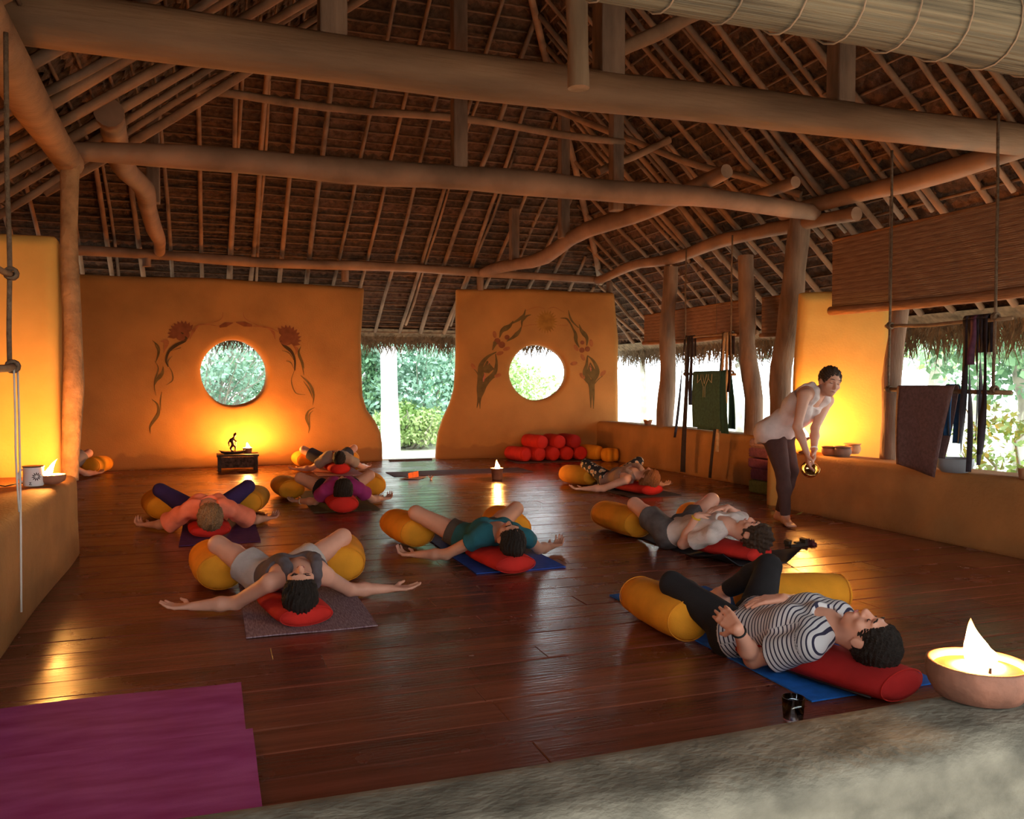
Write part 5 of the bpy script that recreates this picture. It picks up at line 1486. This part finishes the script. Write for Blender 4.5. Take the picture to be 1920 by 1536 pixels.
# --- grey tank top
cushion('scarlet cushion under the head of the person in the grey tank top', J['grey_tank'], .125, .55, .30, .11)
knee_bolsters('person in the grey tank top', J['grey_tank'], (-.01, .22), (.02, .20), (-.10, 1), (.12, 1))
person('person in a grey tank top and pale shorts lying back with arms spread', J['grey_tank'], dict(vox=.0065, skin='a', hair='dark', hairS=1.03, style='bob', crown=(-.12, -1, -.18), face=(0, -.15, 1), curlL=.35, curlR=.3,
    extra=[(0, -.09, .05, (.04, .03, .04))],
    top=dict(name='tank_top', m=fabric('grey_jersey', (.115, .09, .095)), sleeve=0, neck=.075, scoop=.13, hem=.05, e=.012, cutat=.84), bottom=dict(name='shorts', m=fabric('pale_shorts', (.50, .40, .36), col2=(.62, .52, .48)), len=.42, waist=.2, flare=.022, e=.014, fold=.003)))
# --- teal
cushion('scarlet cushion under the head of the person in teal', J['teal'], .16, .58, .31, .12)
knee_bolsters('person in teal', J['teal'], (.0, .33), (.02, .30), (-.1, 1), (.1, 1))
person('person in a teal top lying back on the cobalt blue mat', J['teal'], dict(vox=.007, skin='b', hair='dark', crown=(.15, -1, .05), face=(.05, -.1, 1), curlL=.9, curlR=1.0, extra=[(.0, -.07, .09, (.045, .035, .05))],
    top=dict(name='top', m=fabric('teal_jersey', (.02, .115, .14)), sleeve=.28, neck=.075, scoop=.10, hem=-.12, e=.012), bottom=dict(name='shorts', m=fabric('brown_shorts', (.085, .06, .045)), len=.30, waist=.1)))
# --- peach
cushion('scarlet cushion under the fair haired person in the peach shirt', J['peach'], .10, .5, .33, .10)
knee_bolsters('person in the peach shirt', J['peach'], (-.03, .42), (.05, .42), (-.15, 1), (.2, 1))
person('fair haired person in a peach shirt and indigo leggings lying back', J['peach'], dict(vox=.0075, skin='b', hair='blond', style='bob', hairS=1.08, tousle=.006, crown=(.03, -1, .25), face=(0, .25, 1), curlL=1.2, curlR=.8, headS=1.03,
    top=dict(m=fabric('peach_jersey', (.93, .23, .125)), sleeve=.85, flare=.03, neck=.070, scoop=.06, hem=-.12, e=.018, fold=.006), bottom=dict(m=fabric('indigo_leggings', (.035, .016, .085)), len=1.9)))
# --- magenta
cushion('scarlet cushion under the head of the person in the magenta shirt', J['magenta'], .19, .6, .30, .16)
knee_bolsters('person in the magenta shirt', J['magenta'], (-.10, .42), (.10, .45), (-.1, 1), (.1, 1))
person('dark haired person in a magenta shirt lying on the olive mat', J['magenta'], dict(vox=.008, skin='b', hair='dark', style='bob', hairS=1.05, crown=(0, -1, .25), face=(0, .2, 1), facebits=False, curlR=1.0,
    top=dict(m=fabric('magenta_jersey', (.36, .03, .16)), sleeve=.5, flare=.02, neck=.07, hem=-.1, e=.015), bottom=dict(name='shorts', m=fabric('black_shorts', (.015, .012, .016)), len=.38, flare=.02), bands=[('L', .9, M_STRAP3, .006), ('R', .85, M_STRAP3, .005)]))
# --- far grey
cushion('scarlet cushion under the head of the person by the back wall', J['far_grey'], .15, .55, .30, .15)
knee_bolsters('person by the back wall', J['far_grey'], (.03, .35), (-.02, .35), (-.1, 1), (.1, 1), L=.5)
person('person in a pale grey shirt and dark shorts lying by the back wall', J['far_grey'], dict(vox=.009, skin='a', hair='dark', crown=(0, -1, .35), face=(0, .3, 1), facebits=False, B=1.06, fem=False,
    top=dict(m=fabric('pale_grey_jersey', (.36, .27, .21)), sleeve=.55, flare=.02, hem=-.1, e=.014), bottom=dict(name='shorts', m=fabric('slate_shorts', (.055, .05, .06)), len=.72, flare=.015)))
# --- half hidden person beyond the pillar
dv = U(166, 850, .292) - np.array(J['far_grey']['knR']); dv[2] = 0
JH = {k: tuple(np.array(q) + dv) for k, q in J['far_grey'].items()}
knee_bolsters('person half hidden by the pillar', JH, (0, .3), (.10, .05), (-.1, 1), (.35, 1), L=.45, sides='R')
cushion('scarlet cushion of the person half hidden by the pillar', JH, .15, .55, .30, .15)
person('person in grey shorts half hidden behind the glowing pillar', JH, dict(vox=.009, skin='a', hair='brown', facebits=False, crown=(0, -1, .2), face=(0, .2, 1),
    top=dict(m=fabric('grey_cotton', (.30, .22, .19)), sleeve=.5, e=.014), bottom=dict(name='shorts', m=fabric('grey_shorts', (.33, .25, .23)), len=.80, flare=.03, e=.014, fold=.004)))
# --- flowered leggings
cushion('scarlet cushion under the auburn haired person in flowered leggings', J['floral'], .14, .62, .32, .12)
knee_bolsters('person in flowered leggings', J['floral'], (-.02, .16), (.02, .24), (-.35, 1), (.3, 1), L=.5)
mfl = bpy.data.materials.new('flowered_fabric'); mfl.use_nodes = True
nt = mfl.node_tree; bb = nt.nodes['Principled BSDF']; bb.inputs['Roughness'].default_value = .9
tcn = nt.nodes.new('ShaderNodeTexCoord'); vo = nt.nodes.new('ShaderNodeTexVoronoi'); vo.inputs['Scale'].default_value = 17
nt.links.new(tcn.outputs['Object'], vo.inputs['Vector'])
cr = nt.nodes.new('ShaderNodeValToRGB'); cr.color_ramp.interpolation = 'CONSTANT'
cr.color_ramp.elements[0].color = (.70, .30, .12, 1); cr.color_ramp.elements[1].position = .22; cr.color_ramp.elements[1].color = (.62, .50, .36, 1)
el_ = cr.color_ramp.elements.new(.42); el_.color = (.012, .012, .02, 1)
nt.links.new(vo.outputs['Distance'], cr.inputs['Fac']); nt.links.new(cr.outputs['Color'], bb.inputs['Base Color'])
person('auburn haired person in flowered leggings lying with one arm toward the parapet', J['floral'], dict(vox=.008, skin='c', hair='auburn', style='bob', hairS=1.08, tousle=.006, crown=(.35, -1, .15), face=(.25, .2, 1), facebits=False,
    top=dict(name='tank_top', m=fabric('beige_jersey', (.34, .21, .16)), sleeve=0, neck=.075, hem=.02), bottom=dict(m=mfl, len=1.92)))
# --- curly haired person in the white shirt
cushion('scarlet cushion under the curly haired person', J['white_tee'], .10, .5, .30, .11)
knee_bolsters('curly haired person', J['white_tee'], (.03, .30), (.02, .22), (-.02, 1), (.35, 1), L=.66, w=.29)
person('curly haired person in a white shirt with hands clasped on the belly', J['white_tee'], dict(vox=.007, skin='a', hair='brown', curly=True, tousle=.0065, hairS=1.13, fem=False, B=.934, hshift=.025, hdrop=-.02, crown=(.62, -1, -.05), face=(-.1, .25, 1),
    handL=(.85, .40, .03), palmL=(.1, .2, -1), thumbL=-1, curlL=.35, handR=(-.95, .1, -.05), palmR=(0, .1, -1), thumbR=1, curlR=.4,
    top=dict(m=fabric('white_cotton', (.70, .56, .50)), sleeve=.62, flare=.014, neck=.066, scoop=.04, hem=-.02, e=.012, fold=.004), bottom=dict(name='shorts', m=fabric('charcoal_shorts', (.075, .06, .06), col2=(.14, .12, .115)), len=.50, flare=.02, e=.014, fold=.004, waist=.14),
    bands=[('L', .92, mat('yellow_band', (.80, .50, .02), .5, .05), .007)]))
# --- striped shirt
cushion('long scarlet bolster under the back of the person in the striped shirt', J['striped'], .17, .80, .32, .125, M_DEEPRED, True)
bolster('bolster', 'marigold bolster nearest the viewer under the black leggings', (2.165, 3.83), (0.03, 1), .58, .25, .215, M_YELLOW, M_YPIPE, group='marigold bolsters under knees', ends=.085, z0=.008)
bolster('bolster', 'marigold bolster behind the person in the striped shirt', (2.98, 3.86), (.97, -.22), .60, .25, .21, M_YELLOW, M_YPIPE, group='marigold bolsters under knees', ends=.085)
ms = bpy.data.materials.new('striped_jersey'); ms.use_nodes = True
nt = ms.node_tree; bb = nt.nodes['Principled BSDF']; bb.inputs['Roughness'].default_value = .9
an_ = nt.nodes.new('ShaderNodeAttribute'); an_.attribute_name = 'stripe'
vm = nt.nodes.new('ShaderNodeMath'); vm.operation = 'MULTIPLY'; vm.inputs[1].default_value = 2 * math.pi / .0195
nt.links.new(an_.outputs['Fac'], vm.inputs[0])
sn = nt.nodes.new('ShaderNodeMath'); sn.operation = 'SINE'; nt.links.new(vm.outputs[0], sn.inputs[0])
cr = nt.nodes.new('ShaderNodeValToRGB'); cr.color_ramp.interpolation = 'CONSTANT'
cr.color_ramp.elements[0].color = (.62, .58, .58, 1); cr.color_ramp.elements[1].position = .52; cr.color_ramp.elements[1].color = (.022, .018, .045, 1)
nt.links.new(sn.outputs[0], cr.inputs['Fac']); nt.links.new(cr.outputs['Color'], bb.inputs['Base Color'])
person('person in a striped shirt and black leggings lying on the bright blue mat', J['striped'], dict(vox=.0058, skin='a', hair='dark', hairS=1.02, hshift=.01, hdrop=-.005, crown=(.45, -1, -.12), face=(.0, .05, 1), extra=[(0, -.085, .03, (.05, .035, .06))],
    handL=(.02, 1, .28), palmL=(.75, .1, -.6), thumbL=1, curlL=.12, handR=(-.8, .55, -.12), palmR=(0, .2, -1), thumbR=-1, curlR=.35,
    top=dict(m=ms, sleeve=.62, flare=.022, neck=.060, scoop=.034, hem=.02, e=.014, fold=.003, collar=mat('navy_trim', (.02, .016, .04), .9)), bottom=dict(m=fabric('black_leggings', (.016, .013, .014)), len=1.82, waist=.12),
    bands=[('L', .93, mat('black_band', (.01, .01, .01), .5), .0045)]))
# --- standing person
JS = dict(pel=atD(1457, 812, 7.75), neck=atD(1533, 735, 7.50), head=atD(1556, 715, 7.42), shL=atD(1508, 742, 7.35), shR=atD(1551, 751, 7.63), elL=atD(1495, 800, 7.30), elR=atD(1528, 803, 7.52), wrL=atD(1513, 850, 7.24), wrR=atD(1526, 846, 7.36),
          hiL=atD(1452, 822, 7.68), hiR=atD(1466, 822, 7.84), knL=atD(1468, 888, 7.48), knR=atD(1484, 882, 7.66), anL=atD(1473, 962, 7.56), anR=atD(1461, 955, 7.78))
for k, g_ in (('anL', .075), ('anR', .075)): JS[k][2] = g_
toesL = unit(U(1497, 989) - U(1470, 975)); toesR = unit(U(1503, 979) - U(1462, 966))
bowl_c = atD(1519, 880, 7.27)
person('standing person in a loose white top and brown leggings bending forward', JS, dict(vox=.0068, skin='b', hair='brown', hairS=1.0, front=(.6, -.6, -.6), z0=0.0, hshift=0.0, hdrop=-.005, headS=1.06, crown=np.array([.10, -.02, 1.0]) + _rt * .12 - _fw * .2, face=-_fw * .95 + _rt * .10 + np.array([0, 0, -.36]), B=1.12, footL=toesL, footR=toesR,
    handL=bowl_c - JS['wrL'] + np.array([-.02, .0, .0]), handR=bowl_c - JS['wrR'] + np.array([.03, 0, 0]), palmL=_rt, palmR=-_rt, thumbL=1, thumbR=-1, curlL=.55, curlR=.55,
    top=dict(name='tank_top', m=fabric('white_gauze', (.70, .55, .50)), sleeve=0, neck=.08, hem=-.20, hemn=(.15, -.1, -1), e=.020, loose=.03, fold=.007), bottom=dict(m=fabric('brown_leggings', (.075, .032, .026)), len=1.93, waist=.2), bands=[('R', .9, mat('white_band', (.7, .65, .6), .6), .006)]))
t = thing('singing_bowl', 'polished brass bowl held by the standing person', 'bowl', bowl_c + np.array([0, 0, -.045]))
ax = unit(-_fw * .75 + np.array([0, 0, .62]) - _rt * .1)
G().lathe([(0, -.06), (.03, -.058), (.058, -.042), (.074, -.010), (.077, .022), (.074, .024), (.070, -.008), (.055, -.036), (.028, -.051), (0, -.053)], bowl_c + ax * -.005, 36, ax).build('bowl', mat('polished_brass', (.85, .55, .22), .12, .05, 8, metal=1.0), t)
G().tube([bowl_c + ax * .018 + .0755 * (unit(np.cross(ax, (0, 0, 1))) * math.cos(a) + np.cross(ax, unit(np.cross(ax, (0, 0, 1)))) * math.sin(a)) for a in [2 * math.pi * k / 30 for k in range(31)]], .003, 6, cap=False).build('rim', MATS['polished_brass'], t)

# ================================================================== WALL PAINTINGS
from mathutils.bvhtree import BVHTree
def bvh_of(o): return BVHTree.FromPolygons([tuple(v_.co) for v_ in o.data.vertices], [tuple(p_.vertices) for p_ in o.data.polygons])
class Painter:
    def __init__(s, wall, x0, y0, k, P, N):
        s.b = bvh_of(wall); s.wall = wall; s.x0, s.y0, s.k = x0, y0, k; s.P, s.N = P, N
    def on(s, x, y):
        px, py = s.x0 + x / s.k, s.y0 + y / s.k
        q = onplane(px, py, s.P, s.N)          # point of the design on the wall plane, dropped square onto the plaster
        st = Vector(q - s.N * .3)
        hit = s.b.ray_cast(st, Vector(s.N))
        r = np.array(hit[0]) if hit[0] is not None else q
        return r - s.N * .0035
    def curve(s, pts, n=6):
        P = [np.array(p_, float) for p_ in pts]
        P = [2 * P[0] - P[1]] + P + [2 * P[-1] - P[-2]]
        out = []
        for i in range(1, len(P) - 2):
            for q in range(n):
                t_ = q / n
                out.append(.5 * ((2 * P[i]) + (-P[i - 1] + P[i + 1]) * t_ + (2 * P[i - 1] - 5 * P[i] + 4 * P[i + 1] - P[i + 2]) * t_ ** 2 + (-P[i - 1] + 3 * P[i] - 3 * P[i + 1] + P[i + 2]) * t_ ** 3))
        return out + [P[-2]]
    def stroke(s, g, pts, w0, w1, w2=None):
        C = s.curve(pts); m_ = len(C)
        L, R = [], []
        for i, c in enumerate(C):
            d = C[min(i + 1, m_ - 1)] - C[max(i - 1, 0)]; d = d / (np.linalg.norm(d) + 1e-9); nn = np.array([-d[1], d[0]])
            t_ = i / (m_ - 1)
            w = (w0 * (1 - 2 * t_) + w1 * 2 * t_ if t_ < .5 else w1 * (2 - 2 * t_) + (w0 if w2 is None else w2) * (2 * t_ - 1)) / 2
            L.append(s.on(*(c + nn * w))); R.append(s.on(*(c - nn * w)))
        g.add(L + R, [(i, i + 1, m_ + i + 1, m_ + i) for i in range(m_ - 1)])
    def blob(s, g, cx, cy, rx, ry, rot=0, n=16):
        vs = [s.on(cx, cy)] + [s.on(cx + rx * math.cos(a) * math.cos(rot) - ry * math.sin(a) * math.sin(rot), cy + rx * math.cos(a) * math.sin(rot) + ry * math.sin(a) * math.cos(rot)) for a in [2 * math.pi * q / n for q in range(n)]]
        g.add(vs, [(0, i + 1, (i + 1) % n + 1) for i in range(n)])
    def done(s, g, name, m): return g.build(name, m, s.wall, smooth=False)
PM = dict(dark=mat('paint_dark', (.055, .028, .010), .9, .2, 10), olive=mat('paint_olive', (.13, .072, .020), .9, .25, 10), maroon=mat('paint_maroon', (.20, .055, .020), .9, .2, 10), rust=mat('paint_rust', (.32, .10, .03), .9, .2, 10), gold=mat('paint_gold', (.34, .14, .022), .9, .2, 10), pink=mat('paint_pink', (.50, .13, .07), .9, .1))
A = Painter(wa, 270, 560, 5.486, PA, NA)
for cx, cy, a0, a1, nm in ((395, 375, math.pi * .95, math.pi * 1.75, 0), (1465, 420, math.pi * 1.30, math.pi * 2.12, 1)):
    g = G()
    for q in range(10):
        a = a0 + (a1 - a0) * q / 9
        A.stroke(g, [(cx + 30 * math.cos(a), cy + 30 * math.sin(a)), (cx + 95 * math.cos(a + .05), cy + 95 * math.sin(a + .05)), (cx + 155 * math.cos(a), cy + 150 * math.sin(a))], 26, 58, 2)
    A.blob(g, cx, cy, 75, 62)
    A.done(g, 'painted_lotus', PM['maroon'])
g = G()
A.stroke(g, [(375, 345), (425, 380), (425, 430), (330, 480), (255, 545), (228, 640), (250, 700)], 10, 34, 12)
A.stroke(g, [(1415, 385), (1400, 420), (1440, 480), (1515, 545), (1550, 630), (1550, 740)], 10, 34, 12)
A.done(g, 'painted_stem', PM['dark'])
g = G()
for pts, w in [([(250, 690), (290, 760), (295, 840), (230, 890)], 12), ([(85, 430), (145, 490), (150, 570), (120, 660)], 30), ([(110, 640), (150, 720), (120, 820), (108, 900), (125, 1000)], 12), ([(200, 700), (190, 770), (130, 840), (105, 900)], 40),
               ([(80, 1035), (140, 1090), (150, 1180), (100, 1260), (65, 1320), (68, 1390)], 34), ([(185, 960), (170, 1060), (175, 1150)], 10), ([(290, 590), (250, 640), (250, 690)], 10), ([(300, 530), (380, 505), (255, 545)], 8),
               ([(1545, 740), (1515, 850), (1560, 970), (1660, 990)], 12), ([(1615, 490), (1590, 560), (1620, 650), (1645, 790)], 30), ([(1600, 560), (1630, 660), (1645, 720)], 20), ([(1610, 790), (1700, 880), (1745, 990), (1735, 1100)], 26), ([(1640, 850), (1700, 940), (1735, 1030)], 16),
               ([(1755, 1120), (1690, 1160), (1670, 1230), (1700, 1320), (1690, 1385)], 30), ([(1740, 1150), (1700, 1200), (1705, 1300)], 16), ([(1420, 535), (1490, 560), (1545, 640)], 9), ([(1460, 640), (1510, 660), (1540, 720)], 9), ([(110, 460), (150, 560), (130, 640)], 16)]:
    A.stroke(g, pts, 4, w, 3)
A.done(g, 'painted_leaf', PM['olive'])
g = G()
for pts, w in [([(480, 330), (560, 275), (640, 265), (770, 285)], 14), ([(640, 262), (760, 230), (805, 190), (810, 140)], 7), ([(1380, 340), (1300, 305), (1180, 285), (1090, 285)], 14), ([(1180, 280), (1060, 220), (1025, 180), (1022, 140)], 7), ([(470, 420), (510, 330), (560, 280)], 34), ([(1350, 420), (1330, 350), (1280, 310)], 30), ([(170, 440), (230, 450), (200, 560)], 60), ([(1530, 480), (1570, 520), (1560, 580)], 40)]:
    A.stroke(g, pts, 5, w, 3)
A.done(g, 'painted_tendril', PM['rust'])
g = G()
A.stroke(g, [(775, 290), (840, 268), (915, 250)], 22, 52, 6); A.stroke(g, [(1110, 280), (1030, 262), (945, 245)], 22, 52, 6)
A.done(g, 'painted_bud', PM['maroon'])
Bp = Painter(wb, 840, 550, 6.0, PB, NB)
g = G()
for q in range(22):
    a = 2 * math.pi * q / 22
    Bp.stroke(g, [(1105 + 30 * math.cos(a), 320 + 30 * math.sin(a)), (1105 + 85 * math.cos(a), 320 + 90 * math.sin(a)), (1105 + 128 * math.cos(a), 320 + 135 * math.sin(a))], 10, 26, 4)
Bp.blob(g, 1105, 320, 75, 78)
Bp.done(g, 'painted_sun_flower', PM['gold'])
g = G()
for pts, w in [([(860, 200), (1000, 155), (1090, 175)], 6), ([(1120, 175), (1200, 160), (1310, 215)], 6), ([(850, 375), (930, 355), (1000, 350)], 6), ([(1230, 362), (1350, 360)], 5)]: Bp.stroke(g, pts, 3, w, 3)
for cx, cy, rot in ((285, 825, .9), (560, 925, -.35), (660, 625, -.3), (585, 675, -.3), (525, 465, 1.4), (1510, 930, .9), (1745, 900, -.8), (1610, 560, 1.4), (1440, 615, 1.0), (1515, 720, 1.1), (1415, 790, -.2)): Bp.blob(g, cx, cy, 42, 22, rot)
Bp.done(g, 'painted_bud', PM['rust'])
g = G()
for pts, w in [([(545, 660), (440, 720), (370, 820), (370, 960), (350, 1080), (345, 1180), (325, 1290)], 80), ([(535, 680), (545, 790), (520, 900), (420, 1010), (385, 1110), (360, 1190), (360, 1300)], 70), ([(440, 760), (450, 860), (460, 900)], 150), ([(500, 640), (530, 560), (545, 520)], 50), ([(350, 980), (330, 900), (290, 850)], 12), ([(400, 1050), (470, 980), (550, 930)], 14),
               ([(580, 500), (610, 420), (690, 370), (735, 310)], 62), ([(700, 350), (790, 300), (850, 250), (872, 180)], 40), ([(660, 540), (740, 490), (800, 430), (830, 370)], 48), ([(830, 370), (835, 310), (880, 260), (935, 240)], 34),
               ([(1570, 700), (1560, 800), (1540, 900), (1600, 1020), (1605, 1150), (1605, 1290)], 62), ([(1570, 700), (1640, 770), (1680, 880), (1630, 1000), (1635, 1150), (1635, 1300)], 62), ([(1600, 780), (1610, 880), (1612, 960)], 110), ([(1610, 1050), (1560, 1000), (1515, 950)], 10), ([(1620, 1060), (1680, 980), (1740, 930)], 10),
               ([(1475, 610), (1440, 540), (1430, 450), (1380, 360)], 46), ([(1420, 420), (1370, 330), (1330, 285), (1265, 280)], 24), ([(1560, 590), (1560, 500), (1500, 420), (1475, 350)], 52), ([(1470, 390), (1400, 320), (1370, 260), (1355, 190)], 24)]:
    Bp.stroke(g, pts, 10, w, 6)
Bp.done(g, 'painted_leaf_figure', PM['olive'])
g = G()
for cx, cy, r in ((555, 540, 36), (605, 580, 38), (665, 495, 28), (1505, 640, 30), (1568, 628, 30), (1510, 555, 24)): Bp.blob(g, cx, cy, r, r)
Bp.done(g, 'painted_blossom', PM['maroon'])
g = G()
Bp.stroke(g, [(1595, 790), (1605, 840), (1608, 880)], 4, 22, 3); Bp.stroke(g, [(420, 890), (405, 960), (392, 1020)], 4, 26, 3); Bp.stroke(g, [(470, 760), (455, 790), (445, 810)], 2, 8, 2)
Bp.done(g, 'painted_petal', PM['pink'])
